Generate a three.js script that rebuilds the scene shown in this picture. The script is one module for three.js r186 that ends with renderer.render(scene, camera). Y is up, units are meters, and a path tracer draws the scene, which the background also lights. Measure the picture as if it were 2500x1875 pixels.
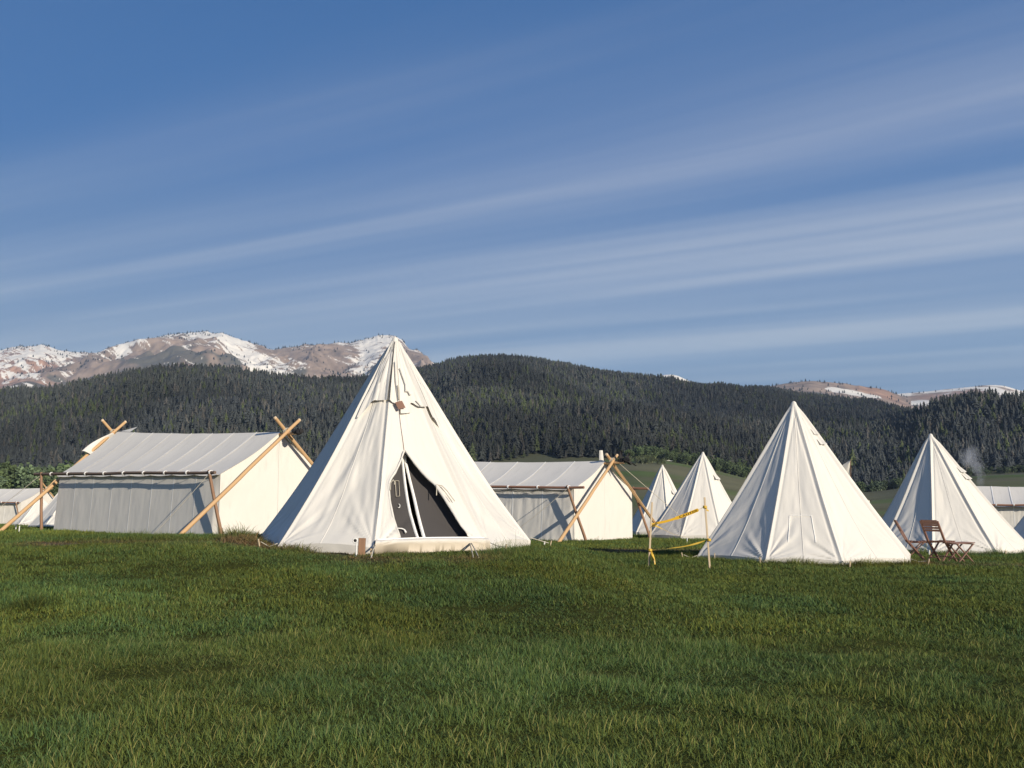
import * as THREE from 'three';
import { mergeGeometries } from 'three/addons/utils/BufferGeometryUtils.js';

// ---------------------------------------------------------------- camera, sky, sun, exposure
const scene = new THREE.Scene();
const EYE = 1.36, FOCAL = 2300, PITCH = Math.atan((1215 - 937.5) / FOCAL);
const camera = new THREE.PerspectiveCamera(2 * Math.atan(937.5 / FOCAL) * 180 / Math.PI, 4 / 3, 0.05, 30000);
camera.position.set(0, EYE, 0);
camera.rotation.set(PITCH, 0, 0);
const renderer = new THREE.WebGLRenderer({ antialias: true });
renderer.toneMapping = THREE.LinearToneMapping;
renderer.toneMappingExposure = 1.18;
renderer.shadowMap.enabled = true;

const SUN_AZ = 38.5 * Math.PI / 180, SUN_EL = 19 * Math.PI / 180;      // azimuth from the direction behind the camera, to the right
const sunDir = new THREE.Vector3(Math.cos(SUN_EL) * Math.sin(SUN_AZ), Math.sin(SUN_EL), Math.cos(SUN_EL) * Math.cos(SUN_AZ));
const sun = new THREE.DirectionalLight(new THREE.Color().setRGB(1, 0.90, 0.75), 4.75);
sun.position.copy(sunDir).multiplyScalar(120).add(new THREE.Vector3(0, 0, -30));
sun.target.position.set(0, 0, -30);
sun.castShadow = true;
sun.shadow.mapSize.set(4096, 4096);
Object.assign(sun.shadow.camera, { left: -60, right: 60, top: 60, bottom: -60, near: 1, far: 400 });
sun.name = 'sun';
scene.add(sun, sun.target);

// noise
function hash2(x, y) {
  let h = Math.imul(x | 0, 374761393) + Math.imul(y | 0, 668265263) | 0;
  h = Math.imul(h ^ (h >>> 13), 1274126177); h ^= h >>> 16;
  return (h >>> 0) / 4294967296;
}
function vnoise(x, y) {
  const xi = Math.floor(x), yi = Math.floor(y); let fx = x - xi, fy = y - yi;
  fx = fx * fx * (3 - 2 * fx); fy = fy * fy * (3 - 2 * fy);
  const a = hash2(xi, yi), b = hash2(xi + 1, yi), c = hash2(xi, yi + 1), d = hash2(xi + 1, yi + 1);
  return a + (b - a) * fx + (c - a) * fy + (a - b - c + d) * fx * fy;
}
function fbm(x, y, o = 4, g = 0.5) { let s = 0, w = 1, n = 0; for (let i = 0; i < o; i++) { s += vnoise(x, y) * w; n += w; w *= g; const t = x * 2.03 + 17.3; y = y * 2.03 + 9.1; x = t; } return s / n; }
const clamp = (x, a = 0, b = 1) => Math.min(b, Math.max(a, x));
const lerp = (a, b, t) => a + (b - a) * t;
const smooth = (a, b, x) => { const t = clamp((x - a) / (b - a)); return t * t * (3 - 2 * t); };
function rng(seed) { let s = seed >>> 0; return () => { s = (s + 0x6d2b79f5) | 0; let t = Math.imul(s ^ (s >>> 15), 1 | s); t = (t + Math.imul(t ^ (t >>> 7), 61 | t)) ^ t; return ((t ^ (t >>> 14)) >>> 0) / 4294967296; }; }
function curve(list, x) {             // piecewise smooth interpolation through [x, y] pairs
  if (x <= list[0][0]) return list[0][1];
  for (let i = 1; i < list.length; i++) if (x <= list[i][0]) {
    const [x0, y0] = list[i - 1], [x1, y1] = list[i]; const t = (x - x0) / (x1 - x0);
    const p = list[Math.max(0, i - 2)], q = list[Math.min(list.length - 1, i + 1)];
    const m0 = (y1 - p[1]) / Math.max(1e-6, x1 - p[0]) * (x1 - x0), m1 = (q[1] - y0) / Math.max(1e-6, q[0] - x0) * (x1 - x0);
    const t2 = t * t, t3 = t2 * t;
    return (2 * t3 - 3 * t2 + 1) * y0 + (t3 - 2 * t2 + t) * m0 + (-2 * t3 + 3 * t2) * y1 + (t3 - t2) * m1;
  }
  return list[list.length - 1][1];
}

// sky: clear mountain air with thin streaks of cirrus that all run one way over the whole dome
{
  const W = 3072, H = 1536, data = new Float32Array(W * H * 4);
  const grad = [[0, 0.205, 0.285, 0.40], [4, 0.175, 0.268, 0.398], [8, 0.122, 0.235, 0.395], [13, 0.078, 0.188, 0.385], [20, 0.050, 0.150, 0.36], [29, 0.036, 0.122, 0.312], [45, 0.026, 0.085, 0.23], [90, 0.018, 0.055, 0.15]];
  const BANDS = [[0, 0.2], [0.5, 0.16], [0.9, 0.06], [1.3, 0.04], [1.55, 0.16], [1.8, 0.26], [2.0, 0.5], [2.15, 0.72], [2.28, 1.12], [2.4, 0.82], [2.54, 0.44], [2.75, 0.8], [3.1, 0.98], [3.6, 0.95], [3.9, 0.7], [4.3, 0.75], [6, 0.55], [12, 0.4]];
  const CA = 50 * Math.PI / 180, ux = -Math.sin(CA), uz = -Math.cos(CA), wx = -uz, wz = ux;
  for (let j = 0; j < H; j++) {
    const lat = ((j + 0.5) / H - 0.5) * Math.PI, el = Math.max(0, lat * 180 / Math.PI);
    let k = 0; while (k < grad.length - 2 && el > grad[k + 1][0]) k++;
    const g0 = grad[k], g1 = grad[k + 1], f = clamp((el - g0[0]) / (g1[0] - g0[0]));
    const base = [lerp(g0[1], g1[1], f), lerp(g0[2], g1[2], f), lerp(g0[3], g1[3], f)];
    const cl = Math.cos(lat), y = Math.sin(lat);
    for (let i = 0; i < W; i++) {
      const o = (j * W + i) * 4, ph = ((i + 0.5) / W - 0.5) * 2 * Math.PI;
      let r = base[0], g = base[1], b = base[2];
      if (lat > 0) {
        const x = cl * Math.cos(ph), z = cl * Math.sin(ph), h = 1 / (y + 0.06);
        const p = (x * ux + z * uz) * h, q0 = (x * wx + z * wz) * h, q = q0 + (0.04 * p + 0.075 * p * p) / (1 + p * p / 40);
        const wq = q + 0.10 * (fbm(p * 0.22 + 3.1, q * 0.5, 3) - 0.5);
        const aq = Math.abs(wq + 0.12 * (fbm(p * 0.5 + 40, q * 1.5, 3) - 0.5)), near = smooth(0.6, 1.6, p);
        const cover = clamp(curve(BANDS, aq) + 0.22 * Math.exp(-Math.pow((aq - 1.5) / 0.13, 2)) * near + 0.24 * Math.exp(-Math.pow((aq - 2.56) / 0.12, 2)) * near - 0.3 * Math.exp(-Math.pow((aq - 2.2) / 0.1, 2)) * smooth(1.7, 2.4, p)) * (0.55 + 0.9 * fbm(p * 0.25 + 11.7, wq * 0.9 + 4.3, 3));
        const streak = fbm(p * 0.16 + 5.2, wq * 2.6 + 1.7, 4, 0.55), fine = 0.55 * fbm(p * 0.5 + 8.8, wq * 9.0, 4, 0.6) + 0.45 * fbm(p * 0.9 + 2.8, wq * 24.0 + 3 * fbm(p * 0.8, wq * 2, 2), 3, 0.6), veil = fbm(p * 0.5 + 1.1, wq * 1.3 + 7.7, 4);
        let den = cover * (0.45 + 0.6 * smooth(0.3, 0.75, streak)) * (0.74 + (1.0 - 0.5 * smooth(2.6, 3.2, aq)) * (fine - 0.5) + 0.34 * veil);
        den *= smooth(-0.02, 0.1, y) ;
        const dot = x * sunDir.x + y * sunDir.y + z * sunDir.z, ang = Math.acos(clamp(dot, -1, 1)) * 180 / Math.PI;
        r += den * 0.228; g += den * 0.19; b += den * 0.115;
        const low = smooth(16, 2, el) * (fbm(p * 0.05 + 31, q * 0.9, 4) - 0.42) * 0.10; r += low; g += low; b += low;
        const glow = 0.5 * Math.exp(-ang * ang / 120) + 0.06 * Math.exp(-ang / 28);
        r += glow * 1.0; g += glow * 0.9; b += glow * 0.72;
      }
      data[o] = r; data[o + 1] = g; data[o + 2] = b; data[o + 3] = 1;
    }
  }
  const sky = new THREE.DataTexture(data, W, H, THREE.RGBAFormat, THREE.FloatType);
  sky.mapping = THREE.EquirectangularReflectionMapping; sky.magFilter = THREE.LinearFilter; sky.minFilter = THREE.LinearFilter;
  sky.wrapS = THREE.RepeatWrapping; sky.needsUpdate = true;
  scene.background = sky; scene.environment = sky;
}
scene.fog = new THREE.FogExp2(0x9fb6d6, 0.00005);

// ---------------------------------------------------------------- helpers
const V = (x, y, z) => new THREE.Vector3(x, y, z);
const cP = Math.cos(PITCH), sP = Math.sin(PITCH);
function ray(px, py) { const u = (px - 1250) / FOCAL, v = (937.5 - py) / FOCAL; return V(u, v * cP + sP, v * sP - cP); }
function P(px, py, d) { const r = ray(px, py), s = d / -r.z; return V(r.x * s, EYE + r.y * s, -d); }       // a measured point of the photograph at depth d
function onPlane(px, py, p0, n) { const r = ray(px, py), e = V(0, EYE, 0); return e.clone().addScaledVector(r, p0.clone().sub(e).dot(n) / r.dot(n)); }
const dirA = (px, py = 1215) => { const r = ray(px, py); return r.x / -r.z; };
const slopeA = (px, py) => { const r = ray(px, py); return r.y / -r.z; };
const used = new Map();
function numbered(name) { const n = used.get(name) || 0; used.set(name, n + 1); return n ? name + '_' + String(n).padStart(3, '0') : name; }
function thing(name, label, category, pos = V(0, 0, 0), group) {
  const o = new THREE.Group(); o.name = numbered(name); o.position.copy(pos); scene.add(o);
  o.userData = { label, category }; if (group) o.userData.group = group;
  return o;
}
function part(name, geo, mat, parent, label) {
  const m = new THREE.Mesh(geo, mat); m.name = name; m.castShadow = m.receiveShadow = true; parent.add(m);
  if (label) m.userData.label = label;
  return m;
}
function geo(pos, idx, uv, col, nor) {
  const g = new THREE.BufferGeometry();
  g.setAttribute('position', new THREE.Float32BufferAttribute(pos, 3));
  if (uv) g.setAttribute('uv', new THREE.Float32BufferAttribute(uv, 2));
  if (col) g.setAttribute('color', new THREE.Float32BufferAttribute(col, 3));
  g.setIndex(idx);
  if (nor) g.setAttribute('normal', new THREE.Float32BufferAttribute(nor, 3)); else g.computeVertexNormals();
  return g;
}
// a sheet f(u, v) -> Vector3 with normals taken from the function itself; w, h are its size in metres for the uv
function sheet(f, nu, nv, w = 1, h = 1, off = V(0, 0, 0), u0 = 0, u1 = 1, v0 = 0, v1 = 1) {
  const pos = [], nor = [], uv = [], idx = [], e = 0.002;
  for (let j = 0; j <= nv; j++) for (let i = 0; i <= nu; i++) {
    const u = lerp(u0, u1, i / nu), v = lerp(v0, v1, j / nv), p = f(u, v);
    const a = f(Math.min(u + e, 1), v).sub(f(Math.max(u - e, 0), v)), b = f(u, Math.min(v + e, 1)).sub(f(u, Math.max(v - e, 0)));
    const n = a.cross(b).normalize();
    pos.push(p.x - off.x, p.y - off.y, p.z - off.z); nor.push(n.x, n.y, n.z); uv.push(u * w, v * h);
  }
  for (let j = 0; j < nv; j++) for (let i = 0; i < nu; i++) { const a = j * (nu + 1) + i, b = a + 1, c = a + nu + 1, d = c + 1; idx.push(a, b, d, a, d, c); }
  return geo(pos, idx, uv, null, nor);
}
// a tube through points with a radius at each; flat: squash factor
function tube(pts, rad, sides = 8, cap = true, off = V(0, 0, 0), wob = 0) {
  const pos = [], idx = [], uv = []; let len = 0; let prevN = null;
  for (let i = 0; i < pts.length; i++) {
    const t = pts[Math.min(i + 1, pts.length - 1)].clone().sub(pts[Math.max(i - 1, 0)]).normalize();
    let n = prevN ? prevN.clone().addScaledVector(t, -prevN.dot(t)) : (Math.abs(t.y) < 0.9 ? V(0, 1, 0) : V(1, 0, 0)).cross(t);
    n.normalize(); prevN = n; const b = t.clone().cross(n);
    if (i) len += pts[i].distanceTo(pts[i - 1]);
    const r0 = Array.isArray(rad) ? rad[i] : rad;
    for (let k = 0; k <= sides; k++) {
      const a = k / sides * 2 * Math.PI, r = r0 * (1 + wob * (vnoise(i * 1.7 + 3, (k % sides) * 1.3) - 0.5));
      const q = pts[i].clone().addScaledVector(n, Math.cos(a) * r).addScaledVector(b, Math.sin(a) * r).sub(off);
      pos.push(q.x, q.y, q.z); uv.push(k / sides * 0.4, len);
    }
  }
  const m = sides + 1;
  for (let i = 0; i < pts.length - 1; i++) for (let k = 0; k < sides; k++) { const a = i * m + k, b = a + 1, c = a + m, d = c + 1; idx.push(a, b, d, a, d, c); }
  const g = geo(pos, idx, uv);
  if (!cap) return g;
  const caps = [];
  for (const [i, s] of [[0, -1], [pts.length - 1, 1]]) {
    const p = [], id = [], u = []; const c = pts[i].clone().sub(off); p.push(c.x, c.y, c.z); u.push(0.2, 0.01);
    for (let k = 0; k <= sides; k++) { const o = (i * m + k) * 3; p.push(pos[o], pos[o + 1], pos[o + 2]); u.push(0.2 + 0.1 * Math.cos(k), 0.02); }
    for (let k = 1; k <= sides; k++) s > 0 ? id.push(0, k, k + 1) : id.push(0, k + 1, k);
    caps.push(geo(p, id, u));
  }
  return mergeGeometries([g, ...caps]);
}
function line3(a, b, n, sag = 0, wob = 0, seed = 0) { const o = []; for (let i = 0; i <= n; i++) { const t = i / n, p = a.clone().lerp(b, t); p.y -= sag * 4 * t * (1 - t); if (wob && i && i < n) { p.x += wob * (vnoise(i * 0.9 + seed, 1.5) - 0.5); p.y += wob * (vnoise(i * 0.9 + seed, 7.5) - 0.5); } o.push(p); } return o; }
// a timber of rectangular section with slightly broken edges
function bar(a, b, w, h, up = V(0, 1, 0), off = V(0, 0, 0), ch = 0.003) {
  const t = b.clone().sub(a), L = t.length(); t.normalize();
  let s = up.clone().cross(t); if (s.lengthSq() < 1e-6) s = V(1, 0, 0).cross(t); s.normalize(); const n = t.clone().cross(s);
  const sh = new THREE.Shape(); const x = w / 2, y = h / 2, c = Math.min(ch, x * 0.4, y * 0.4);
  sh.moveTo(-x + c, -y); sh.lineTo(x - c, -y); sh.lineTo(x, -y + c); sh.lineTo(x, y - c); sh.lineTo(x - c, y); sh.lineTo(-x + c, y); sh.lineTo(-x, y - c); sh.lineTo(-x, -y + c); sh.closePath();
  const g = new THREE.ExtrudeGeometry(sh, { depth: L, bevelEnabled: false, steps: 1 });
  g.applyMatrix4(new THREE.Matrix4().makeBasis(s, n, t).setPosition(a.clone().sub(off)));
  return g;
}

// ---------------------------------------------------------------- materials
function dataTex(n, fn, srgb = false, ch = 4) {
  const d = new Uint8Array(n * n * 4);
  for (let j = 0; j < n; j++) for (let i = 0; i < n; i++) { const c = fn(i / n, j / n); const o = (j * n + i) * 4; for (let k = 0; k < 3; k++) d[o + k] = clamp(c[k]) * 255; d[o + 3] = 255; }
  const t = new THREE.DataTexture(d, n, n); t.wrapS = t.wrapT = THREE.RepeatWrapping; t.magFilter = THREE.LinearFilter; t.minFilter = THREE.LinearMipmapLinearFilter; t.generateMipmaps = true;
  if (srgb) t.colorSpace = THREE.SRGBColorSpace; t.needsUpdate = true; return t;
}
// noise that wraps at the unit square
function tnoise(u, v, fx, fy, o = 4) {
  const wrap = (x, y) => fbm(x, y, o);
  const a = wrap(u * fx + 5.5, v * fy + 2.2), b = wrap((u - 1) * fx + 5.5, v * fy + 2.2), c = wrap(u * fx + 5.5, (v - 1) * fy + 2.2), d = wrap((u - 1) * fx + 5.5, (v - 1) * fy + 2.2);
  return lerp(lerp(a, b, u), lerp(c, d, u), v);
}
const canvasBump = dataTex(512, (u, v) => { const a = tnoise(u, v, 5, 3, 5) * 0.65 + tnoise(u, v, 26, 9, 3) * 0.3 + 0.05 * hash2(u * 512 | 0, v * 512 | 0); return [a, a, a]; });
canvasBump.repeat.set(1 / 2.3, 1 / 2.3);
const canvasColor = dataTex(512, (u, v) => {
  const s = tnoise(u, v, 4, 4, 5), st = tnoise(u, v, 18, 3, 4), w = hash2(u * 512 | 0, v * 512 | 0);
  const k = 0.93 + 0.07 * s - 0.11 * smooth(0.55, 0.78, st) + 0.025 * (w - 0.5);
  return [k, k * 0.985, k * (0.945 + 0.02 * s)];
});
canvasColor.repeat.set(1 / 3.1, 1 / 3.1);
const M = {};
M.canvas = new THREE.MeshStandardMaterial({ color: new THREE.Color().setRGB(0.765, 0.74, 0.69), map: canvasColor, bumpMap: canvasBump, bumpScale: 0.013, roughness: 0.95, side: THREE.DoubleSide });
M.canvas.name = 'canvas';
const hemColor = dataTex(256, (u, v) => { const n = tnoise(u, v, 8, 3, 4), up = smooth(0.42 + 0.6 * (n - 0.5), 1.05, v), k = 0.95 - 0.1 * tnoise(u, v, 20, 20, 3); return [k * lerp(1, 0.88, up), k * lerp(0.985, 0.78, up), k * lerp(0.95, 0.64, up)]; });
hemColor.repeat.set(1 / 1.3, 5);
M.hem = new THREE.MeshStandardMaterial({ color: new THREE.Color().setRGB(0.765, 0.74, 0.69), map: hemColor, roughness: 0.95, side: THREE.DoubleSide });
M.seam = new THREE.MeshStandardMaterial({ color: new THREE.Color().setRGB(0.95, 0.93, 0.88), roughness: 0.95, side: THREE.DoubleSide });
M.rope = new THREE.MeshStandardMaterial({ color: new THREE.Color().setRGB(0.55, 0.5, 0.4), roughness: 0.95 });
M.screen = new THREE.MeshStandardMaterial({ color: new THREE.Color().setRGB(0.062, 0.056, 0.054), roughness: 0.9, side: THREE.DoubleSide });
const woodMap = (a, b, knots) => dataTex(256, (u, v) => {
  const g = tnoise(u, v, 14, 2, 4), f = tnoise(u, v, 50, 3, 3), k = smooth(0.66, 0.78, tnoise(u, v, 5, 5, 3)) * knots;
  const t = clamp(0.15 + 0.7 * g + 0.35 * (f - 0.5) + k);
  return [lerp(b[0], a[0], t), lerp(b[1], a[1], t), lerp(b[2], a[2], t)];
});
function wood(a, b, knots = 0.2, rough = 0.75) {
  const t = woodMap(a, b, knots); t.repeat.set(2.2, 0.55);
  return new THREE.MeshStandardMaterial({ map: t, roughness: rough, bumpMap: t, bumpScale: 0.004 });
}
M.peeled = wood([0.50, 0.30, 0.14], [0.64, 0.42, 0.22], -0.4);           // peeled lodgepole
M.bark = wood([0.20, 0.11, 0.065], [0.36, 0.21, 0.12], 0.3);
M.rail = wood([0.10, 0.068, 0.05], [0.22, 0.15, 0.11], 0.3);             // weathered rail with bark left on
M.redrail = wood([0.24, 0.115, 0.07], [0.36, 0.19, 0.12], 0.3);
M.cutEnd = new THREE.MeshStandardMaterial({ color: new THREE.Color().setRGB(0.66, 0.50, 0.33), roughness: 0.85 });
M.chair = wood([0.20, 0.10, 0.07], [0.29, 0.155, 0.11], 0.1, 0.55);
M.stake = wood([0.50, 0.38, 0.24], [0.62, 0.5, 0.34], 0);
M.black = new THREE.MeshStandardMaterial({ color: new THREE.Color().setRGB(0.018, 0.017, 0.018), roughness: 0.85, side: THREE.DoubleSide });
M.leather = new THREE.MeshStandardMaterial({ color: new THREE.Color().setRGB(0.23, 0.125, 0.085), roughness: 0.8, side: THREE.DoubleSide });
M.white = new THREE.MeshStandardMaterial({ color: new THREE.Color().setRGB(0.8, 0.79, 0.75), roughness: 0.5, side: THREE.DoubleSide });

// ---------------------------------------------------------------- terrain
const prof = (list) => list.map(([px, py]) => [dirA(px, py), slopeA(px, py)]);
const profD = (list) => list.map(([px, d]) => [dirA(px, 1050), d]);
const BASE = prof([[-400, 1195], [0, 1190], [150, 1198], [400, 1190], [900, 1170], [1300, 1140], [1500, 1122], [1560, 1119], [1650, 1129], [1750, 1150], [1900, 1185], [2050, 1203], [2120, 1203], [2200, 1192], [2300, 1174], [2400, 1160], [2700, 1150]]);
const CREST = prof([[-400, 975], [0, 968], [100, 962], [200, 950], [300, 928], [400, 914], [500, 911], [600, 921], [700, 934], [800, 939], [900, 934], [1000, 917], [1050, 902], [1100, 892], [1150, 885], [1230, 882], [1300, 888], [1400, 904], [1500, 924], [1600, 940], [1700, 951], [1800, 957], [1870, 959], [1950, 972], [2050, 983], [2130, 992], [2200, 1012], [2300, 1024], [2400, 1022], [2500, 1020], [2900, 1030]]);
const DCREST = profD([[-400, 1500], [400, 1500], [800, 1700], [1000, 2100], [1300, 2200], [2000, 2300], [2150, 2000], [2300, 1400], [2700, 1250]]);
const DB = 900, AMAX = Math.tan(52 * Math.PI / 180);
function nearGround(x, d, a) {
  const L = smooth(-0.10, -0.24, a), R = smooth(0.22, 0.34, a);
  const d0 = lerp(lerp(21, 18, R), 37, L), k = lerp(0.022, 0.03, R);
  let y = -k * Math.max(0, d - d0); y = y < -1.9 ? -1.9 + (y + 1.9) * Math.exp((y + 1.9) * 0.5) * 0.3 : y;
  y += 0.37 * smooth(9, 16, d) * (1 - smooth(20.5, 28, d)) * (1 - smooth(0.5, 2.6, x));
  if (d > 12 && d < 26) y += 0.16 * smooth(-3.2, -5, x) * smooth(13, 17, d) * (1 - smooth(21, 26, d));
  y += 0.10 * L * smooth(30, 36, d) * (1 - smooth(40, 60, d));
  if (d > 0 && d < 80) y += 0.045 * (fbm(x * 0.35 + 9, d * 0.35 + 4, 3) - 0.5) * smooth(0, 4, d) + (0.05 * (vnoise(x * 1.6, d * 1.6) - 0.5) + 0.035 * (vnoise(x * 3.4 + 8, d * 3.4) - 0.5)) * smooth(1, 5, d) * (1 - smooth(18, 22, d));
  return y;
}
function terrain(x, z) {
  const r = Math.hypot(x, z); let ang = Math.atan2(x, -z); const A = 52 * Math.PI / 180, front = Math.abs(ang) <= A;
  const d = front ? -z : r * Math.cos(A), a = front ? x / Math.max(1e-3, -z) : (ang > 0 ? AMAX : -AMAX);
  let y = nearGround(x, front ? d : Math.min(d, 20), a);
  if (!front) y = 0.1 * (fbm(x * 0.08, z * 0.08, 3) - 0.5);
  if (d < 70) return y;
  const back = smooth(90, 150, Math.abs(ang) * 180 / Math.PI), hb = EYE + curve(BASE, a) * DB * (1 - 0.6 * back), Dc = curve(DCREST, a), hc = EYE + curve(CREST, a) * Dc * (1 - 0.5 * back);
  const und = (fbm(x * 0.006 + 3, z * 0.006 + 8, 4) - 0.5);
  if (d < DB) { const t = smooth(0, 1, clamp((d - 150) / (DB - 150))) * 0.35 + 0.65 * Math.pow(clamp((d - 150) / (DB - 150)), 1.5); return lerp(y, hb, t) + und * 8 * smooth(100, 400, d) * (1 - smooth(700, DB, d)); }
  if (d < Dc) { const s = (d - DB) / (Dc - DB); return lerp(hb, hc, Math.pow(s, 0.92)) + (fbm(x * 0.0042 + 1, z * 0.0036 + 5, 5) - 0.5) * 130 * Math.pow(Math.sin(Math.PI * s), 2); }
  return hc - (d - Dc) * 0.22;
}
function polar(r0, r1, nr, rings, front, rest, color, uvs) {
  const pos = [], col = [], uv = [], idx = [], angs = [];
  for (let i = 0; i <= front; i++) angs.push((-42 + 84 * i / front) * Math.PI / 180);
  for (let i = 1; i <= rest; i++) angs.push((42 + 276 * i / rest) * Math.PI / 180);
  for (let j = 0; j <= nr; j++) {
    const r = rings(j / nr);
    for (const an of angs) {
      const x = Math.sin(an) * r, z = -Math.cos(an) * r; let an2 = an > Math.PI ? an - 2 * Math.PI : an;
      const y = terrain(x, z); pos.push(x, y, z); uv.push(x / uvs, z / uvs); col.push(...color(x, z, y));
    }
  }
  const m = angs.length;
  for (let j = 0; j < nr; j++) for (let i = 0; i < m - 1; i++) { const a = j * m + i, b = a + 1, c = a + m, d = c + 1; idx.push(a, b, d, a, d, c); }
  return geo(pos, idx, uv, col);
}
// worn strip in front of the tents where the grass is trodden to brown earth
function worn(x, z) {
  const d = -z; if (d < 14 || d > 40) return 0;
  const px = 1250 + FOCAL * x / d;
  const c = 17.0 + 0.7 * smooth(-2, -8, x) + 0.15 * Math.sin(x * 0.9);
  let w = Math.exp(-Math.pow((d - c) / 0.7, 2)) * smooth(-9.5, -7.8, x) * (1 - smooth(-2.6, -1.2, x)) * 1.1;
  w = Math.max(w, 0.9 * Math.exp(-Math.pow((d - 15.6) / 0.4, 2)) * smooth(-3.2, -2.4, x) * (1 - smooth(-0.9, 0.1, x)));
  w = Math.max(w, 0.75 * Math.exp(-Math.pow((d - 27.2) / 1.6, 2)) * smooth(1.6, 2.6, x) * (1 - smooth(5, 6.5, x)));
  w = Math.max(w, 0.8 * Math.exp(-Math.pow((d - 20.6) / 0.7, 2)) * smooth(5, 6.4, x) * (1 - smooth(10.5, 12.5, x)));
  return clamp(w * (0.35 + 1.3 * smooth(0.32, 0.66, fbm(x * 0.9 + 3, d * 1.3, 4))));
}
const soilTex = dataTex(512, (u, v) => { const a = tnoise(u, v, 9, 9, 5), b = tnoise(u, v, 60, 60, 3), k = 0.55 + 0.5 * a + 0.5 * (b - 0.5); return [k, k, k]; });
M.ground = new THREE.MeshPhysicalMaterial({ specularIntensity: 0.1, vertexColors: true, map: soilTex, bumpMap: soilTex, bumpScale: 0.05, roughness: 1 });
function groundColor(x, z) {
  const r = Math.hypot(x, z), n = fbm(x * 0.5, z * 0.5, 4), w = worn(x, z);
  let c = [0.055 + 0.03 * n, 0.062 + 0.03 * n, 0.016];
  c = [lerp(c[0], 0.20, w), lerp(c[1], 0.145, w), lerp(c[2], 0.10, w)];
  const far = smooth(55, 130, r);
  if (far > 0) {
    const s = fbm(x * 0.012 + 3, z * 0.012, 5), g = smooth(0.42, 0.62, fbm(x * 0.004 + 7, z * 0.006 + 2, 4));
    const m = [lerp(0.185, 0.135, g) * (0.7 + 0.7 * s), lerp(0.180, 0.19, g) * (0.7 + 0.7 * s), lerp(0.105, 0.065, g) * (0.7 + 0.7 * s)];
    c = c.map((q, i) => lerp(q, m[i], far));
  }
  return c;
}
{
  const g = polar(0, 880, 230, (t) => 0.02 + 900 * Math.pow(t, 2.6), 420, 110, groundColor, 1.7);
  const m = part('ground', g, M.ground, scene); m.name = numbered('ground');
  m.userData = { kind: 'structure', label: 'grassy valley meadow rising gently towards the forest edge' };
  M.hill = new THREE.MeshStandardMaterial({ vertexColors: true, roughness: 1 });
  const h = polar(900, 3200, 90, (t) => 900.02 + 2300 * t, 420, 80, (x, z) => { const n = fbm(x * 0.01, z * 0.01, 4); return [0.05 + 0.03 * n, 0.055 + 0.03 * n, 0.03]; }, 40);
  const hm = part('hills', h, M.hill, scene); hm.name = numbered('hills');
  hm.userData = { kind: 'structure', label: 'long wooded hills closing the valley behind the camp' };
}

// ---------------------------------------------------------------- snowy mountains
M.rock = new THREE.MeshStandardMaterial({ vertexColors: true, roughness: 0.95 });
const dots = [];
function mountain(name, label, list, D, deep, rise, opt) {
  const L = list.map(([px, py]) => [px, slopeA(px, py) * D + EYE]), x0 = list[0][0], x1 = list[list.length - 1][0];
  const nx = opt.nx, nw = opt.nw, pos = [], col = [], idx = [];
  const R = rng(opt.seed);
  for (let j = 0; j <= nw; j++) {
    const w = j / nw * 1.35;
    for (let i = 0; i <= nx; i++) {
      const px = lerp(x0, x1, i / nx), d = D - deep * (1 - w), a = dirA(px, 900), x = a * d, top = curve(L, px);
      const jag = (fbm(px * 0.05, 3.3 + opt.seed, 5) - 0.5) * opt.jag;
      const rid = (1 - Math.abs(2 * fbm(x * 0.0016 + opt.seed + w * 0.5, w * 1.1 + 2.2, 4) - 1));
      let y = w <= 1 ? top * (1 - rise + rise * Math.pow(w, 1.25)) : top - (w - 1) * 0.6 * deep * 0.55;
      const env = w < 1 ? Math.pow(Math.sin(Math.PI * clamp(w, 0.02, 1)), 0.7) : 0;
      y += jag * smooth(0.8, 1, w) + (rid - 0.6) * opt.rough * env + (fbm(x * 0.006, w * 9 + opt.seed, 4) - 0.5) * opt.rough * 0.5 * env;
      pos.push(x, y, -d);
      const s = opt.snow(px, w, x, rid), red = smooth(0.46, 0.68, fbm(x * 0.0022 + 4, w * 2.2 + opt.seed, 4)), n = 0.55 * fbm(x * 0.012, w * 26, 4) + 0.45 * fbm(x * 0.03 + w * 20, w * 9, 4);
      let c = [lerp(0.29, 0.34, red) * (0.2 + 1.6 * n), lerp(0.215, 0.20, red) * (0.2 + 1.6 * n), lerp(0.16, 0.13, red) * (0.2 + 1.6 * n)];
      const grn = opt.green(px, w) * smooth(0.4, 0.6, fbm(x * 0.006 + 9, w * 9, 4)); c = [lerp(c[0], 0.06, grn), lerp(c[1], 0.07, grn), lerp(c[2], 0.05, grn)];
      col.push(lerp(c[0], 0.78, s), lerp(c[1], 0.74, s), lerp(c[2], 0.66, s));
      if (w > 0.3 && w <= 1.0 && R() < opt.trees * (w > 0.96 ? 2.2 : smooth(0.35, 0.65, fbm(x * 0.004, w * 6 + 3, 3)))) dots.push([x, y, -d, opt.tree * (0.6 + 0.8 * R())]);
    }
  }
  for (let j = 0; j < nw; j++) for (let i = 0; i < nx; i++) { const a = j * (nx + 1) + i, b = a + 1, c = a + nx + 1, d = c + 1; idx.push(a, b, d, a, d, c); }
  const m = part(name, geo(pos, idx, null, col), M.rock, scene); m.name = numbered(name);
  m.userData = { kind: 'structure', label };
}
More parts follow.
